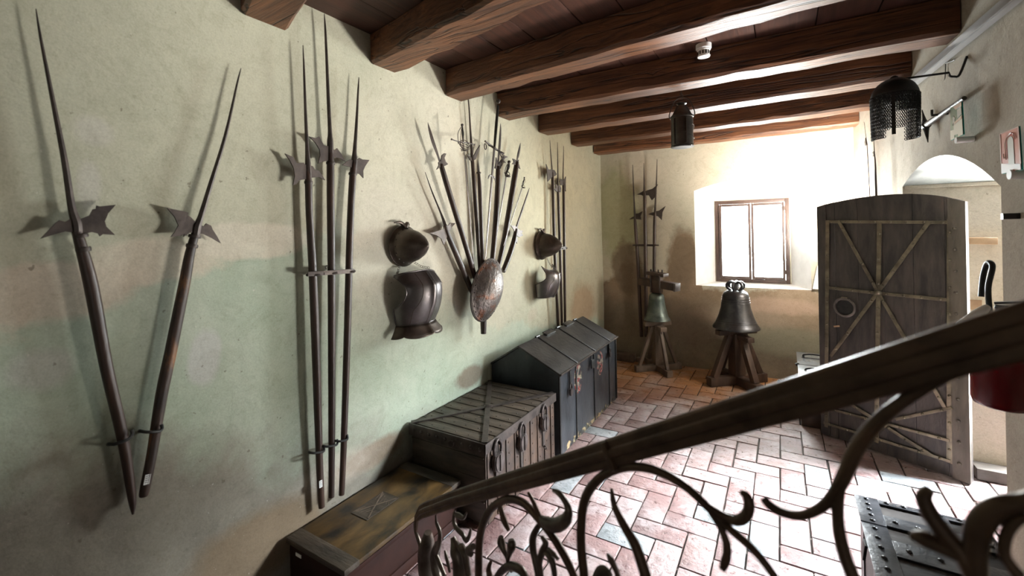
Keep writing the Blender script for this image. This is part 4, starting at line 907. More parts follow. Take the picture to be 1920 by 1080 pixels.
b = MB(); b.box((.05, Ya+.01, 0), (.12, Ya+.08, .02)); b.box((X1-.1, Ya+.015, 0), (X1-.03, Ya+.085, .02)); b.box((.05, Yb-.08, 0), (.12, Yb-.015, .02)); b.box((X1-.1, Yb-.08, 0), (X1-.03, Yb-.015, .02)); b.build('feet', M['stand'], t)
# --- the black chest with the gabled lid
X1, Ya, Yb, Ze, Zr, Xr = .612, 2.895, 4.19, .600, .768, .265
t = thing('gabled_chest', 'large black chest with a gabled lid and flaking painted crests', 'chest', (X1/2, (Ya+Yb)/2, 0))
b = MB().prism([(.015, Ya+.012, .0), (X1-.012, Ya+.012, .0), (X1-.012, Ya+.012, Ze-.012), (Xr, Ya+.012, Zr-.03), (.015, Ya+.012, Ze-.012)], (0, 1, 0), .0001)
for f in list(b.bm.faces): pass
b = MB(); prof = [(.015, 0), (X1-.012, 0), (X1-.012, Ze-.012), (Xr, Zr-.02), (.015, Ze-.012)]
b.prism([(x, (Ya+Yb)/2, z) for x, z in prof], (0, 1, 0), Yb-Ya-.024); b.build('body', M['black_chest'], t, ang=25)
def slope(nm, xa, za, xb, zb_):
    b = MB(); b.prism([(xa, (Ya+Yb)/2, za), (xb, (Ya+Yb)/2, zb_), (xb, (Ya+Yb)/2, zb_-.018), (xa, (Ya+Yb)/2, za-.018)], (0, 1, 0), Yb-Ya)
    bmesh.ops.bevel(b.bm, geom=list(b.bm.edges), offset=.003, segments=1, affect='EDGES'); return b.build(nm, M['black_lid'], t, ang=25)
slope('lid_slope', Xr, Zr, X1+.006, Ze); slope('lid_slope', .008, Ze+.004, Xr, Zr)
for y in (2.93, 3.21, 3.60, 3.98):
    if y > 2.95:
        b = MB(); b.bar((X1+.006, y, Ze+.002), (Xr, y, Zr+.003), .020, .006, (.4, 0, 1), .001); b.bar((Xr, y, Zr+.003), (.008, y, Ze+.006), .020, .006, (-.4, 0, 1), .001)
        b.bar((X1-.009, y, .01), (X1-.009, y, Ze-.02), .020, .006, nX, .001); b.tube([(Xr, y-.03, Zr+.004), (Xr, y+.03, Zr+.004)], .009, 8)
        b.build('iron_band', M['black_iron'], t)
for q_ in (Ya+.012, Yb-.02): MB().bar((X1-.008, q_, .01), (X1-.008, q_, Ze-.02), .02, .01, nX).build('corner_iron', M['black_iron'], t)
b = MB(); b.bar((X1+.008, Ya, Ze-.002), (X1+.008, Yb, Ze-.002), .012, .012, nX, .002); b.build('lid_edge', M['strap'], t)
for y0_ in (3.32, 3.72):
    b = MB(); b.bar((Xr+.01, y0_, Zr+.002), (Xr+.01, y0_+.17, Zr+.002), .05, .010, (.4, 0, 1), .003); b.build('lid_patch', M['black_lid'], t)
for (px, py, s) in ((1071, 734, .55), (1110, 682, .0), (1144, 664, .45)):
    q = PX(px, py, X1+.01)
    b = MB(); b.bar((X1+.002, q.y+.012, Ze-.02), (X1+.002, q.y+.012, q.z-.015), .032, .006, nX, .001)
    if not s: b.bar((X1+.006, q.y+.02, Ze-.05), (X1+.012, q.y+.012, q.z-.04), .06, .01, nX, .003)
    b.build('hasp', M['black_iron'], t)
    if s: padlock(t, q.y, q.z, X1-.002, s)
for k, (px, py, hw, hh) in enumerate(((1084, 710, .075, .115), (1125, 681, .075, .105))):
    q = PX(px, py, X1-.011); b = MB(); b.prism([(X1-.0114, q.y+math.cos(w_*PI/12)*hw, q.z+math.sin(w_*PI/12)*hh) for w_ in range(24)], nX, .001)
    tag(b.build('painted_crest', M['emblem'], t), 'flaking red and cream painted crest')
b = MB()
for k in range(12):
    y = Ya+.12+k*.09; b.prism([(X1-.0116, y, .002), (X1-.0116, y+.09, .002), (X1-.0116, y+.09, .02+random.uniform(0, .03)), (X1-.0116, y+.045, .03+random.uniform(0, .025)), (X1-.0116, y, .02+random.uniform(0, .03))], nX, .0008)
b.build('peeled_edge', M['peeled'], t)

# --- dark iron plated chest at the bottom right
X0_, X1_, Ya, Yb, Zt = 2.262, 2.70, 1.78, 2.56, .40
t = thing('iron_plated_chest', 'black iron plated chest with big rivets, behind the railing at the bottom right', 'chest', ((X0_+X1_)/2, (Ya+Yb)/2, 0))
MB().box((X0_+.02, Ya+.012, 0), (X1_-.01, Yb-.012, Zt-.045), .004).build('body', M['black_iron'], t)
b = MB().box((X0_+.008, Ya+.006, Zt-.045), (X1_, Yb-.004, Zt-.014), .004); b.build('lid', M['dark_boards'], t)
b = MB()
def plate(x0, y0, x1, y1, z=.0, n=4, alongy=True):
    b.box((x0, y0, Zt-.014+z), (x1, y1, Zt-.006+z), .002)
    for k in range(n):
        q = (k+.5)/n; p = (x0+(x1-x0)*(.5 if alongy else q), y0+(y1-y0)*(q if alongy else .5), Zt-.006+z); b.ball(p, .010, (1, 1, .7), 8, 6)
plate(X0_, Ya, X0_+.085, Yb-.215, 0, 9); plate(X0_, Yb-.215, X0_+.085, Yb, .003, 5)
plate(X0_+.085, Yb-.035, X1_, Yb, .002, 6, False); plate(X0_+.085, Yb-.205, X1_, Yb-.125, .002, 5, False); plate(X0_+.085, Yb-.40, X1_, Yb-.30, .0, 4, False); plate(X0_+.085, Yb-.62, X1_, Yb-.54, .0, 4, False)
plate(X0_+.27, Yb-.30, X0_+.31, Yb-.03, .006, 3)
b.build('iron_plates', M['wet_iron'], t)
b = MB().bar((X0_+.018, Yb-.12, Zt-.05), (X0_+.018, Yb-.12, .02), .05, .006, (-1, 0, 0)); b.bar((X0_+.018, Yb-.42, Zt-.05), (X0_+.018, Yb-.42, .02), .05, .006, (-1, 0, 0)); b.build('side_straps', M['wet_iron'], t)
b = MB().bar((X0_-.004, Yb-.36, Zt-.01), (X0_-.012, Yb-.36, Zt-.07), .05, .01, (-1, 0, 0), .002); b.build('hasp', M['black_iron'], t)
b = MB().bar((X0_+.10, Yb-.02, Zt+.002), (X1_-.18, Yb-.02, Zt+.002), .018, .001)
b = MB()
for k in range(7): b.bar((X0_+.12+k*.026, Yb-.024, Zt-.0032), (X0_+.136+k*.026, Yb-.012, Zt-.0032), .005, .001)
b.build('punched_marks', M['steel'], t)

# --- small chest behind the open door, its lid catching the window
X0_, X1_, Ya, Yb, Zt = 2.095, 2.60, 4.30, 5.15, .405
t = thing('small_chest', 'chest with a pale shining lid and two drop handles, half hidden by the open door', 'chest', ((X0_+X1_)/2, (Ya+Yb)/2, 0))
MB().box((X0_+.015, Ya+.015, 0.0), (X1_, Yb-.015, Zt-.02), .005).build('body', M['stand'], t)
MB().box((X0_, Ya, Zt-.022), (X1_, Yb, Zt), .004).build('lid', M['pale_lid'], t)
b = MB().bar((X0_+.012, (Ya+Yb)/2-.03, Zt+.001), (X1_-.05, (Ya+Yb)/2-.03, Zt+.001), .018, .003); b.tube([(X0_-.012, (Ya+Yb)/2-.03, Zt-.01), (X0_+.012, (Ya+Yb)/2-.03, Zt+.004)], .014, 8); b.build('lid_strap', M['black_iron'], t)
for y in (Ya+.17, Yb-.21):
    b = MB(); x = X0_+.14
    b.curve([(x-.085, y, Zt+.004), (x-.08, y, Zt+.028), (x, y, Zt+.04), (x+.08, y, Zt+.028), (x+.085, y, Zt+.004)], .008, 8, 5)
    b.bar((x-.10, y, Zt+.001), (x+.10, y, Zt+.001), .022, .003); b.build('lid_handle', M['black_iron'], t)
    b = MB(); b.bar((x+.12, y-.01, Zt+.001), (X1_-.03, y-.015, Zt+.001), .008, .002); b.build('lid_hinge_strap', M['strap'], t)
# --- a small cannon beside it
q = FL(1478, 722, .07)
t = thing('small_cannon', 'little black cannon barrel on the floor left of the pale lidded chest', 'cannon', V((q.x-.02, q.y, 0)))
ax = V((1, .25, .12)).normalized(); o_ = V((q.x-.09, q.y-.02, .085)); k_ = .68
MB().lathe([(r*k_*1.25, h*k_) for r, h in [(0, 0), (.016, 0), (.016, .012), (.034, .014), (.036, .028), (.026, .036), (.028, .10), (.038, .104), (.038, .118), (.03, .124), (.034, .2), (.043, .204), (.043, .222), (.03, .235), (.014, .24), (.0, .245)]], o_, ax, 20).build('barrel', M['black_iron'], t)
b = MB(); b.box((q.x-.06, q.y-.055, 0), (q.x+.06, q.y-.030, .07), .004); b.box((q.x-.06, q.y+.030, 0), (q.x+.06, q.y+.055, .07), .004); b.box((q.x-.03, q.y-.04, .01), (q.x+.04, q.y+.04, .03)); b.build('carriage', M['stand'], t)
# --- timber lying in the far corner
tag(MB().box((.10, L-.16, 0), (.42, L-.03, .085), .006).build('timber_block', M['stand_pale']), 'grey timber block lying on the floor in the far left corner', 'timber')
tag(MB().box((.435, L-.11, 0), (.49, L-.04, .05), .005).build('timber_block', M['stand_pale']), 'low short timber offcut between the corner block and the green bell stand', 'timber')

# ================================================================== BELLS
def bell(label, c, R, Hh, mat, crown=True):
    t = thing('bell', label, 'bell', c)
    prof = [(R*.86, 0.0), (R*1.0, .004), (R*1.0, R*.06), (R*.93, R*.16), (R*.84, R*.30), (R*.72, Hh*.36), (R*.63, Hh*.55), (R*.575, Hh*.76), (R*.56, Hh*.86), (R*.50, Hh*.93), (R*.36, Hh*.985), (R*.2, Hh), (0, Hh)]
    b = MB().lathe(prof, c, (0, 0, 1), 48); inner = [(R*.86, 0), (R*.78, R*.12), (R*.6, Hh*.4), (R*.48, Hh*.8), (0, Hh*.88)]; b.lathe(inner, c, (0, 0, 1), 48)
    b.build('body', mat, t, ang=35)
    b = MB()
    for z, rr in ((R*.32, .845), (R*.40, .81), (Hh*.80, .578), (Hh*.74, .590), (Hh*.68, .60)): b.torus(c+V((0, 0, z)), R*rr, R*.011, (0, 0, 1), 48, 6)
    b.build('moulded_bands', mat, t)
    if crown:
        b = MB(); h = c+V((0, 0, Hh))
        b.lathe([(R*.12, -.01), (R*.11, R*.2), (R*.13, R*.36), (0, R*.40)], h, (0, 0, 1), 14)
        for k in range(6):
            w_ = 2*PI*k/6+.35; e = V((math.cos(w_), math.sin(w_), 0))
            b.curve([h+e*R*.16-V((0, 0, .01)), h+e*R*.34+V((0, 0, R*.10)), h+e*R*.37+V((0, 0, R*.25)), h+e*R*.24+V((0, 0, R*.37)), h+e*R*.08+V((0, 0, R*.33))], R*.062, 8, 5)
        b.build('crown_loops', mat, t)
    return t
def bell_stand(label, c, half, ht, ang, mat, beam=.085, post=.07, plat=.2, legw=.045):
    t = thing('bell_stand', label, 'stand', c); e1 = V((math.cos(ang), math.sin(ang), 0)); e2 = V((-e1.y, e1.x, 0))
    for i, e in enumerate((e1, e2)):
        b = MB()
        if i == 0: b.bar(c-e*half+V((0, 0, beam/2)), c+e*half+V((0, 0, beam/2)), beam*.95, beam, (0, 0, 1), .005)
        else:
            for sg in (1, -1): b.bar(c+e*sg*beam*.48+V((0, 0, beam/2)), c+e*sg*half+V((0, 0, beam/2)), beam*.95, beam*.99, (0, 0, 1), .005)
        b.build('foot_beam', mat, t)
    MB().bar(c+V((0, 0, beam)), c+V((0, 0, ht-.045)), post*2, post*2, e1, .008).build('post', mat, t)
    for e in (e1, -e1, e2, -e2):
        MB().bar(c+e*half*.80+V((0, 0, beam*.96)), c+e*(post+legw*.35)+V((0, 0, ht-.06)), legw, legw, e.cross(V((0, 0, 1))), .004).build('strut', mat, t)
    b = MB()
    for i, e in enumerate((e1, e2)): b.bar(c-e*plat+V((0, 0, ht-.03-i*.045)), c+e*plat+V((0, 0, ht-.03-i*.045)), .075, .05, (0, 0, 1), .004)
    b.build('platform', mat, t); return t
B2 = V((1.57, 5.17, 0)); a2 = math.radians(42)
bell_stand('dark oak cross footed stand under the bell below the window', B2, .33, .575, a2, M['stand'], .09, .06, .22, .06)
bell('large dark bronze bell with crown loops, on the stand below the window', B2+V((0, 0, .58)), .225, .40, M['bronze'])
B1 = V((.745, 5.24, 0)); a1 = math.radians(40)
bell_stand('grey oak cross footed stand under the green bell near the corner', B1, .28, .575, a1, M['stand_pale'], .07, .05, .16, .035)
bell('smaller greenish bell hanging from a heavy wooden yoke, in front of the wall halberds', B1+V((0, 0, .58)), .150, .315, M['green_bronze'], False)
t = thing('bell_yoke', 'dark wooden yoke block with bolts on top of the green bell', 'yoke', B1+V((0, 0, .897)))
yx = V((.93, -.36, 0)).normalized()
b = MB().bar(B1+V((0, 0, 1.015))-yx*.22, B1+V((0, 0, .985))+yx*.25, .10, .085, (0, 0, 1), .008); b.build('beam', M['stand'], t)
b = MB().bar(B1+V((0, 0, .897)), B1+V((0, 0, 1.10)), .085, .12, yx, .008); b.bar(B1+V((0, 0, 1.12))-yx*.10, B1+V((0, 0, 1.105))+yx*.13, .11, .04, (0, 0, 1), .006); b.build('block', M['stand'], t)
b = MB()
for k in (-.07, -.03, .03, .08): b.tube([B1+V((0, 0, 1.12))+yx*k, B1+V((0, 0, 1.165))+yx*k], .009, 8)
for k in (-.06, .06): b.tube([B1+V((0, -.058, .90))+yx*k, B1+V((0, -.058, 1.10))+yx*k], .010, 8)
b.build('bolts', M['iron'], t)
b = MB().bar(B1+V((0, 0, .982))+yx*.252, B1+V((0, 0, .98))+yx*.275, .105, .09, (0, 0, 1), .004); b.build('iron_cap', M['steel'], t)

# ================================================================== THINGS HANGING AND FIXED
# lantern on a hook
lc = V((1.405, 3.32, 2.215)); hz = 2.60
t = thing('lantern', 'cylindrical tin lantern hanging by its bail from a beam', 'lantern', lc)
b = MB().lathe([(0, 0), (.077, 0), (.079, .004), (.074, .010), (.074, .205), (.078, .208), (.078, .218), (.070, .222), (.034, .290), (.022, .296), (.022, .300), (.034, .306), (.034, .310), (.010, .318), (0, .318)], lc, (0, 0, 1), 32); b.build('body', M['tin'], t, ang=30)
b = MB()
for k in (-1, 1): b.bar(lc+V((.04*k, -.0665, .02)), lc+V((.04*k, -.0665, .195)), .006, .006, (0, -1, 0))
b.bar(lc+V((-.04, -.0665, .02)), lc+V((.04, -.0665, .02)), .006, .006, (0, -1, 0)); b.bar(lc+V((-.04, -.0665, .195)), lc+V((.04, -.0665, .195)), .006, .006, (0, -1, 0)); b.build('door_frame', M['tin'], t)
b = MB()
for k in range(3): b.curve([lc+V((math.cos(w_+k)*.079, math.sin(w_+k)*.079, .02+.055*k+.02*math.sin(w_*2))) for w_ in [j*.35-2.4 for j in range(8)]], .002, 6, 2)
b.build('guard_wire', M['tin'], t)
MB().lathe([(0, -.003), (.070, -.003), (.070, .002), (0, .002)], lc, (0, 0, 1), 28).build('base_plate', M['steel'], t)
b = MB().curve([lc+V((-.078, 0, .21)), lc+V((-.085, 0, .24)), lc+V((-.05, 0, .33)), lc+V((0, 0, .352)), lc+V((.05, 0, .33)), lc+V((.085, 0, .24)), lc+V((.078, 0, .21))], .0035, 8, 6); b.build('bail', M['iron'], t)
b = MB().curve([lc+V((-.004, 0, .346)), lc+V((.008, 0, .342)), lc+V((.010, 0, .362)), lc+V((0, 0, .372)), lc+V((0, 0, hz-lc.z+.02))], .003, 8, 5)
b.torus(lc+V((0, 0, .375)), .009, .0022, (0, 1, 0), 14, 6); tag(b.build('ceiling_hook', M['iron']), 'thin iron hook in the beam holding the tin lantern', 'hook')
# smoke detector
dc = V((1.60, 3.0, HC)); t = thing('smoke_detector', 'white smoke detector on the ceiling between two beams', 'detector', dc)
MB().lathe([(0, 0), (.046, 0), (.046, -.026), (.041, -.030), (0, -.030)], dc, (0, 0, 1), 28).build('base', M['white'], t)
b = MB().lathe([(.040, -.030), (.040, -.036), (.034, -.038), (.034, -.068), (.038, -.071), (.036, -.078), (0, -.080)], dc, (0, 0, 1), 28); b.build('sensor_head', M['white'], t)
b = MB()
for k in range(12):
    w_ = 2*PI*k/12; e = V((math.cos(w_), math.sin(w_), 0)); b.bar(dc+e*.0345+V((0, 0, -.064)), dc+e*.0345+V((0, 0, -.044)), .009, .001, e)
b.build('sensor_slots', M['ink'], t)
# mail hood on a bracket
mc = V((2.512, 3.02, 2.41))
b = MB()
wx = XR(3.02); b.curve([(wx-.002, 3.02, 2.455), (wx-.03, 3.02, 2.37), (wx-.05, 3.02, 2.365), (wx-.065, 3.02, 2.37)], .0055, 8, 4); b.tube([(wx-.065, 3.02, 2.37), (wx-.067, 3.02, 2.388), (2.50, 3.02, 2.392)], .0055, 8); b.curve([(2.50, 3.02, 2.392), (2.505, 3.02, 2.40), (2.512, 3.02, 2.402)], .0055, 8, 3)
b.ball((2.512, 3.02, 2.395), .02); tag(b.build('wall_bracket', M['black_iron']), 'thin black iron arm on the right wall carrying the mail hood', 'bracket')
t = thing('mail_hood', 'black chain mail hood hanging from an arm on the right wall', 'mail hood', V((2.512, 3.02, 2.09)))
R_ = .098
b = MB(); prof = [(R_*math.cos(a*PI/16), R_*1.0*math.sin(a*PI/16)) for a in range(9)]
b.lathe([(r, z+2.302) for r, z in prof], (2.512, 3.02, 0), (0, 0, 1), 32); b.build('hood_crown', M['mail'], t, solid=.002)
rows = 24; cols = 64; b = MB(); rp = .0105
face = math.atan2(-fw.y, -fw.x)-.15               # the face opening looks roughly towards the room
for j in range(rows):
    z = 2.302-j*rp*.88
    for k in range(cols):
        w_ = 2*PI*(k+.5*(j % 2))/cols; dw = abs((w_-face+PI) % (2*PI)-PI); low_ = z < 2.235
        if low_ and dw < .55 and z < 2.21: continue
        if z < 2.10+.05*max(0, 1.3-dw) and dw < 1.0: continue
        if z < 2.155 and PI-dw < 1.0: continue
        rr = R_*(1-.0016*j); e = V((math.cos(w_), math.sin(w_), 0)); tt = V((-e.y, e.x, 0))
        b.torus(V((2.512, 3.02, z))+e*rr, .0062, .0020, (e*.8+tt*(.6 if j % 2 else -.6)), 8, 4)
m_ = b.build('mail_curtain', M['mail'], t)
b = MB(); e = V((math.cos(face-.62), math.sin(face-.62), 0)); p = V((2.512, 3.02, 0))+e*R_*1.0
b.bar(p+V((0, 0, 2.30)), p+V((0, 0, 2.095)), .016, .006, e); b.build('hanging_strap', M['mail'], t)
# war hammer on the right wall, shaft running along the wall
t = thing('war_hammer', 'war hammer with a slim spiked head, pegged along the right wall beside the exit sign', 'war hammer', WR(1808, 184, .03))
A_, B_ = WR(1808, 184, .03), WR(1737, 234, .03)
MB().tube([A_, A_.lerp(B_, .5), B_], [.010, .013, .017], 12).build('shaft', M['chest_wood'], t)
dA = (B_-A_).normalized(); b = MB(); h1, h2 = WR(1729, 206, .03), WR(1740, 267, .03); hm = B_+dA*.012
b.curve([h1, h1.lerp(hm, .55), hm, hm.lerp(h2, .4), h2], [.002, .008, .017, .011, .002], 8, 5); b.lathe([(0, -.01), (.022, -.01), (.024, .015), (0, .022)], hm-dA*.01, dA, 12); b.build('hammer_head', M['black_iron'], t)
b = MB(); q = WR(1778, 213, .0); b.tube([q, q+NR*.07], .006, 8); b.tube([q+NR*.066, q+NR*.066+V((0, 0, .03))], .006, 8); tag(b.build('wall_hook', M['black_iron']), 'black peg under the shaft of the war hammer', 'hook', 'forged wall hooks')
# signs on clear holders
cS = crop(1760, 170, 6)
def sign(name, label, corners, bg_m, strip, cy_at, off=.06, edge=None):
    P4 = [WR(*cS(p), off) for p in corners]           # tl, tr, br, bl
    t = thing(name, label, 'sign', P4[3])
    def uv(u, v, o=0): a = P4[0].lerp(P4[1], u); c = P4[3].lerp(P4[2], u); return a.lerp(c, v)+NR*o
    def poly(nm, pts, mat, o, parent): return MB().prism([uv(u, v, o) for u, v in pts], NR, .0012).build(nm, mat, parent)
    pb = poly('plate', [(0, 0), (1, 0), (1, 1), (0, 1)], edge or M['teal'], -.003, t)
    return t, uv, poly
t, uv, poly = sign('exit_sign', 'small green and white emergency exit sign on the right wall', [(128, 196), (262, 122), (283, 494), (136, 562)], None, None, None)
poly('sign_face', [(.02, .0), (.97, .0), (.97, .99), (.02, .99)], M['green'], .0, t)
poly('white_strip', [(.02, .70), (.30, .72), (.30, .52), (.97, .40), (.97, .99), (.62, .99), (.62, .90), (.34, .90), (.34, .99), (.02, .99)], M['sign_cream'], .0014, t)
poly('top_band', [(.30, .03), (.97, .0), (.97, .12), (.5, .14)], M['sign_buff'], .0014, t)
poly('door_symbol', [(.62, .18), (.95, .14), (.95, .36), (.62, .44)], M['sign_grey'], .0014, t); poly('floor_symbol', [(.45, .50), (.96, .42), (.96, .50), (.36, .58)], M['sign_buff'], .0026, t)
poly('running_figure', [(.24, .34), (.32, .30), (.38, .36), (.46, .38), (.40, .44), (.42, .54), (.32, .62), (.30, .50), (.20, .58), (.24, .46)], M['sign_grey'], .0014, t)
q = WR(*cS((190, 560)), .068); MB().tube([q-NR*.064, q], .015, 20).build('mount', M['white'], t)
t, uv, poly = sign('alarm_sign', 'small red and white sign with an outlined arched door, at the right edge', [(692, 486), (905, 398), (938, 890), (710, 940)], None, None, None, .045)
poly('sign_face', [(.02, .0), (.97, .0), (.97, .99), (.02, .99)], M['red_sign'], .0, t)
for o_ in ([(.0, .0), (1, .0), (1, .02), (.0, .02)], [(.0, .0), (.04, .0), (.04, .75), (.0, .75)], [(.95, .0), (1, .0), (1, .86), (.95, .86)]): poly('border', o_, M['pink_line'], .0014, t)
poly('white_strip', [(.02, .74), (.97, .86), (.97, .99), (.70, .99), (.66, .95), (.40, .94), (.30, .99), (.02, .99)], M['white'], .0014, t)
arch_ = [(.40, .80)]+[(.55-.15*math.cos(PI*k/10), .28-.12*math.sin(PI*k/10)) for k in range(11)]+[(.70, .84)]
poly('arched_door', arch_, M['sign_grey'], .0014, t)
P_ = [uv(u, v, .003) for u, v in [(.30, .68), (.29, .30), (.40, .16), (.62, .08), (.76, .14), (.80, .26)]]; MB().tube(P_, .0016, 6).build('outline', M['pink_line'], t)
MB().tube([uv(.18, .52, .003), uv(.20, .64, .003), uv(.26, .62, .003)], .0018, 6).build('outline', M['pink_line'], t)
q = WR(*cS((790, 945)), .055); MB().tube([q-NR*.051, q], .019, 20).build('mount', M['white'], t)
q = WR(1911, 405, .0); tag(MB().bar(q+NR*.0, q+NR*.05, .02, .024).build('wall_fitting', M['rubber']), 'small black fitting on the right wall below the red sign', 'fitting')
# peg in the far reveal, white board by the window, wire
pg = hit(1832, 452, (0, Y1-.03, 0), (0, 1, 0)); tag(MB().bar((pg.x-.10, Y1-.03, pg.z+.004), (pg.x+.09, Y1-.03, pg.z), .04, .045, (0, 0, 1), .004).build('wooden_batten', M['peg_wood']), 'raw wooden batten stuck to the reveal behind the open door', 'batten')
q0, q1, q2 = WB(1533, 488, .03), WB(1521, 528, .05), WB(1533, 530, .05); xw = 2.29
tag(MB().prism([(2.255, L-.05, .985), (2.42, L-.05, .985), (2.42, L-.016, 1.28), (2.30, L-.02, 1.22)], (0, 1, .1), .004).build('paper_card', M['paper']), 'white card on the back wall between the window and the open door', 'card')
b = MB().curve([WR(1773, 120, .006), WR(1772, 145, .006), WR(1770, 150, .006)], .002, 6, 4); b.curve([WR(1773, 118, .006), WR(1782, 116, .006), WR(1790, 112, .006)], .002, 6, 4)
tag(b.build('wire', M['black_iron']), 'thin dark wire on the right wall under the white trunking', 'wire')
# fire extinguisher
ec = V((2.70, 2.38, 0.945)); t = thing('fire_extinguisher', 'red fire extinguisher on the right wall behind the railing', 'fire extinguisher', ec)
MB().lathe([(0, 0), (.064, 0), (.082, .008), (.088, .026), (.088, .23), (.080, .27), (.050, .30), (.024, .31), (.024, .33), (0, .33)], ec, (0, 0, 1), 36).build('cylinder', M['ext_red'], t, ang=50)
ec2 = ec-V((0, 0, .08)); b = MB().lathe([(.026, .40), (.028, .405), (.028, .435), (.018, .44), (.018, .465), (0, .465)], ec2, (0, 0, 1), 18)
b.bar(ec2+V((-.02, 0, .47)), ec2+V((.07, -.03, .485)), .022, .008, (0, 0, 1), .002); b.bar(ec2+V((-.02, 0, .455)), ec2+V((.06, -.02, .44)), .020, .008, (0, 0, 1), .002); b.build('valve', M['rubber'], t)
e0 = hit(1856, 588, ec, fw); e1 = hit(1853, 540, ec, fw); e2 = hit(1861, 500, ec, fw); e3 = hit(1868, 494, ec, fw); e4 = hit(1870, 520, ec, fw); e5 = hit(1866, 560, ec, fw)
MB().curve([e0, e1, e2, e3+fw*.03, e4+fw*.05, e5+fw*.05], .009, 12, 6).build('hose', M['rubber'], t)
a_ = hit(1852, 575, ec-fw*.02, fw); c_ = hit(1802, 612, ec-fw*.02, fw)
MB().curve([a_, a_.lerp(c_, .2), a_.lerp(c_, .5), c_], [.010, .016, .018, .019], 14, 4).build('discharge_horn', M['white'], t)
b = MB().box((ec.x+.06, ec.y-.05, ec.z+.06), (XR(2.38)-.006, ec.y+.05, ec.z+.22), .003); b.build('wall_mount', M['black_iron'], t)
q = hit(1818, 572, (0, Y1-.02, 0), (0, 1, 0)); tag(MB().box((q.x-.03, Y1-.012, q.z-.03), (q.x+.06, Y1-.004, q.z+.035)).build('red_plate', M['peg_wood']), 'small dull reddish plate on the reveal behind the extinguisher', 'plate')

# ================================================================== THE RAILING
RN, RF = V((2.208, .648, 1.54)), V((.81, 1.264, .574))
rn = V((RF.y-RN.y, -(RF.x-RN.x), 0)).normalized()
def RP(px, py, off=0.0): return hit(px, py, RN+rn*off, rn)
if rn.dot(RN-CAM) > 0: rn = -rn
rail = thing('stair_railing', 'wrought iron stair railing with scrolls and leaves, crossing the foreground', 'railing', V((RF.x, RF.y, 0)))
# handrail: centre line through the middle of the bar in the picture
ra, rb = RP(1880, 632), RP(846, 938); rd = (ra-rb).normalized(); ext = ra+rd*.42
prof = [(-.011, .022), (-.008, .0265), (.008, .0265), (.011, .022), (.0115, .010), (.0165, .007), (.018, .0), (.0165, -.007), (.0115, -.010), (.0115, -.021), (.009, -.025), (-.009, -.025), (-.0115, -.021), (-.0115, -.010), (-.0165, -.007), (-.018, 0), (-.0165, .007), (-.0115, .010)]
rv = rn.cross(rd); rv = rv if rv.z > 0 else -rv
endp = RP(792, 958); path = [ext+rd*.3, ext, ra, rb.lerp(ra, .66), rb.lerp(ra, .33), rb, rb.lerp(endp, .8), endp+V((0, 0, -.002)), RP(781, 972), RP(780, 996)]
b = MB(); rings = []
for i, p in enumerate(path):
    d = (path[max(i-1, 0)]-path[min(i+1, len(path)-1)]).normalized(); v2 = rn.cross(d); v2 = v2 if v2.z > -.2 else -v2
    if i >= 7: v2 = -rd*(.6 if i == 7 else 1)+V((0, 0, .6 if i == 7 else .2)); v2 = (v2-d*v2.dot(d)).normalized()
    k = 1.0 if i < 6 else (1.0, .9, .5, .3)[i-6]
    rings.append([b.bm.verts.new(p+rn*x*k+v2*y*k) for x, y in prof])
for A, B in zip(rings, rings[1:]):
    for k in range(len(prof)): b._f((A[k], A[(k+1) % len(prof)], B[(k+1) % len(prof)], B[k]))
b._f(rings[0]); b._f(rings[-1]); b.build('handrail', M['rail_iron'], rail, ang=25)
for px, py in ((1150, 852),):
    p = RP(px, py); b = MB().bar(p-rd*.008, p+rd*.008, .0375, .056, rv, .004); b.build('collar', M['rail_iron'], rail)
cU, cT = crop(760, 840, 3.84), crop(1020, 780, 3.6); cQ = crop(760, 880, 5.4)
def scroll(cr, pts, w, nm='scroll', mat='rail_iron', off=0.0, flat=1.0):
    s_px = cr((1, 0))[0]-cr((0, 0))[0]; P = [RP(*cr(p[:2]), off+(p[3] if len(p) > 3 else 0)) for p in pts]
    rr = [max(.0012, (p[2] if len(p) > 2 else w)*s_px/2*mpp(cr(p[:2])[0], q)) for p, q in zip(pts, P)]
    return MB().curve(P, rr, 12, 6, flat, rn).build(nm, M[mat], rail)
# big middle scroll
scroll(cT, [(285, 1500), (278, 1300), (270, 1080), (252, 900), (250, 760), (262, 620), (300, 510), (370, 425), (470, 365), (580, 343), (700, 352), (830, 400), (960, 480), (1080, 590), (1230, 740), (1400, 890), (1540, 1060), (1680, 1290)], 62)
scroll(cT, [(1050, 570, 40), (1150, 640, 60), (1240, 690, 66), (1310, 705, 78), (1365, 670, 84), (1385, 600, 80), (1365, 540, 70), (1330, 512, 44)], 60, 'curled_leaf')
scroll(cT, [(1090, 600, 34), (1130, 660, 44), (1190, 750, 50), (1230, 850, 58), (1235, 930, 62), (1222, 985, 66), (1205, 1030, 50)], 50, 'curled_leaf')
scroll(cT, [(455, 488, 16), (462, 540, 34), (480, 620, 44), (540, 740, 58), (610, 860, 70), (655, 980, 78), (690, 1100, 80), (720, 1300, 80)], 60, 'tendril')
scroll(cT, [(425, 930, 24), (450, 970, 60), (480, 1030, 56), (500, 1100, 50), (505, 1300, 40)], 40, 'leaf', 'leaf_iron', flat=.5)
scroll(cT, [(345, 1200, 60), (360, 1110, 90), (395, 1050, 80), (440, 1070, 60), (450, 1200, 40)], 60, 'leaf', 'leaf_iron', flat=.5)
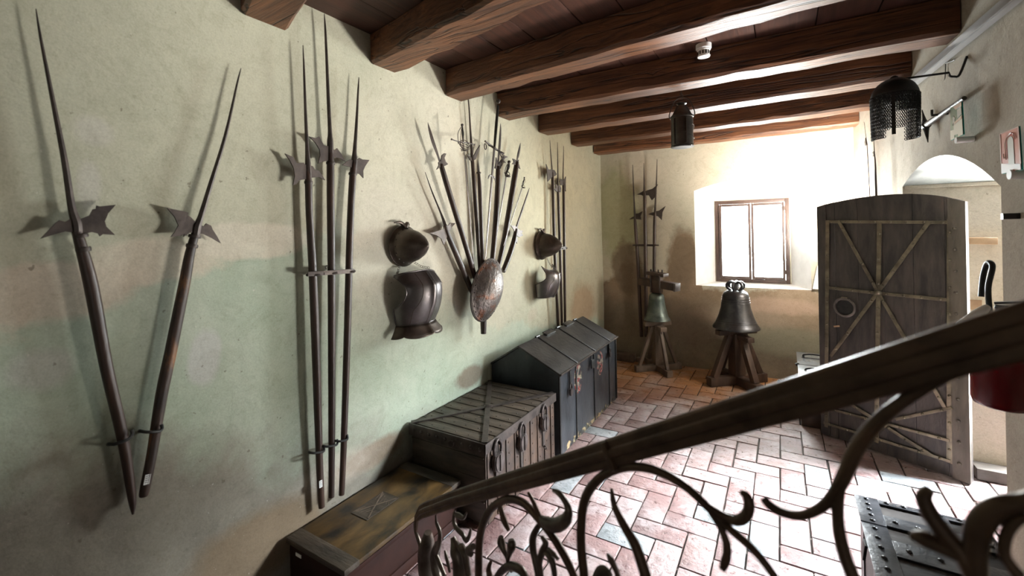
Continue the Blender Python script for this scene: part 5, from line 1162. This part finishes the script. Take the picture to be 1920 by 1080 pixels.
# left scroll
scroll(cU, [(500, 1200), (515, 1050), (528, 922), (530, 740), (545, 600), (590, 480), (650, 410), (740, 368), (830, 385), (900, 440), (960, 510), (1050, 620), (1130, 750), (1195, 880), (1260, 1050)], 56)
scroll(cU, [(975, 500, 40), (1010, 535, 80), (1080, 555, 100), (1150, 520, 90), (1175, 450, 56), (1145, 375, 44), (1105, 325, 40), (1065, 305, 24)], 50, 'curled_leaf', 'leaf_iron')
scroll(cU, [(885, 320, 22), (915, 375, 30), (940, 430, 32), (970, 500, 34)], 30, 'tendril')
scroll(cU, [(680, 410, 30), (695, 470, 38), (715, 530, 44), (745, 595, 26)], 34, 'tendril')
scroll(cU, [(690, 640, 36), (690, 680, 60), (708, 730, 44), (730, 780, 30), (745, 840, 30), (770, 880, 40)], 40, 'bud', 'leaf_iron')
scroll(cU, [(762, 660, 40), (765, 700, 66), (752, 750, 44), (740, 800, 26), (742, 850, 30)], 40, 'bud', 'leaf_iron')
scroll(cU, [(615, 820, 22), (600, 870, 36), (610, 925, 44), (640, 1000, 44)], 36, 'tendril'); scroll(cU, [(640, 960, 44), (690, 890, 52), (750, 850, 60), (820, 870, 60), (860, 930, 56), (880, 1050, 50)], 50, 'scroll', 'leaf_iron')
scroll(cU, [(960, 560, 40), (920, 640, 52), (920, 730, 52), (940, 830, 48), (955, 930, 44), (960, 1080, 44)], 46, 'scroll', 'leaf_iron')
scroll(cU, [(985, 640, 30), (1010, 690, 44), (985, 750, 50), (965, 830, 46), (975, 930, 44), (970, 1080, 40)], 46, 'scroll', 'leaf_iron'); scroll(cU, [(1000, 745, 30), (1045, 790, 46), (1065, 850, 44), (1075, 930, 40), (1075, 1080, 40)], 40, 'tendril', 'leaf_iron')
scroll(cU, [(1100, 800, 24), (1075, 770, 34), (1030, 730, 34)], 30, 'tendril', 'leaf_iron')
# leafy clump at the foot of the rail (crop 760,880 x5.4)
for pts in ([(120, 445, 14), (95, 540, 22), (100, 620, 30), (130, 700, 44), (150, 780, 40), (140, 880, 34), (160, 1000, 40), (180, 1120, 40)],
            [(310, 460, 16), (315, 540, 34), (350, 640, 44), (340, 760, 50), (310, 850, 56), (350, 960, 50), (400, 1080, 44)],
            [(500, 410, 14), (490, 520, 40), (520, 600, 44), (580, 660, 46), (610, 720, 40), (640, 690, 36), (660, 620, 26), (655, 590, 12)],
            [(400, 820, 20), (415, 880, 40), (435, 960, 40), (450, 1040, 30)]):
    scroll(cQ, [(p[0], p[1], p[2]*1.25) for p in pts], 30, 'leaf', 'leaf_iron', flat=.7)
for pts in ([(230, 640, 60), (225, 740, 110), (215, 850, 130), (215, 960, 140), (230, 1100, 140)], [(480, 690, 40), (495, 740, 60), (520, 820, 110), (545, 920, 110), (560, 1100, 120)], [(560, 780, 60), (600, 850, 60), (620, 960, 56), (640, 1080, 50)],
            [(690, 780, 44), (640, 820, 60), (670, 860, 40)], [(330, 760, 60), (300, 880, 80), (310, 1000, 80), (340, 1120, 70)], [(490, 440, 20), (540, 470, 44), (590, 490, 30), (620, 440, 14)]):
    scroll(cQ, [(p[0], p[1], p[2]*1.3) for p in pts], 60, 'leaf_sheath', 'leaf_iron', off=-.004)
# right part
scroll(c5, [(1120, 205, 46), (1000, 238, 46), (900, 262, 46), (800, 295, 50), (700, 345, 56), (600, 405, 62), (510, 480, 66), (430, 580, 68), (380, 690, 66), (335, 770, 56), (280, 820, 46), (210, 845, 42), (140, 832, 42), (90, 805, 40), (66, 775, 34)], 60)
scroll(c5, [(395, 640, 40), (365, 730, 50), (355, 830, 54), (362, 920, 58), (385, 1010, 62), (420, 1100, 66), (470, 1250, 70)], 60)
scroll(c5, [(712, 742, 50), (690, 775, 72), (715, 840, 86), (770, 915, 88), (840, 1000, 90), (900, 1120, 96)], 80, 'curled_leaf')
scroll(c5, [(640, 925, 40), (690, 935, 84), (760, 965, 84), (840, 1010, 80), (900, 1080, 80)], 80, 'curled_leaf')
scroll(c5, [(1180, 760, 90), (1080, 790, 100), (980, 810, 120), (910, 880, 124), (890, 980, 110), (895, 1100, 100), (900, 1300, 90)], 100)
scroll(c5, [(1130, 850, 40), (1060, 860, 54), (1010, 920, 60), (1005, 1000, 60), (1060, 1080, 70)], 60, 'tendril')
# the posts that carry it, down to the floor
pf = RP(800, 1050); MB().tube([V((pf.x, pf.y, 0)), V((pf.x, pf.y, pf.z))], .012, 10).build('post', M['rail_iron'], rail)
pn = ext+rd*.05; MB().tube([V((pn.x, pn.y, 0)), pn], .014, 10).build('post', M['rail_iron'], rail)
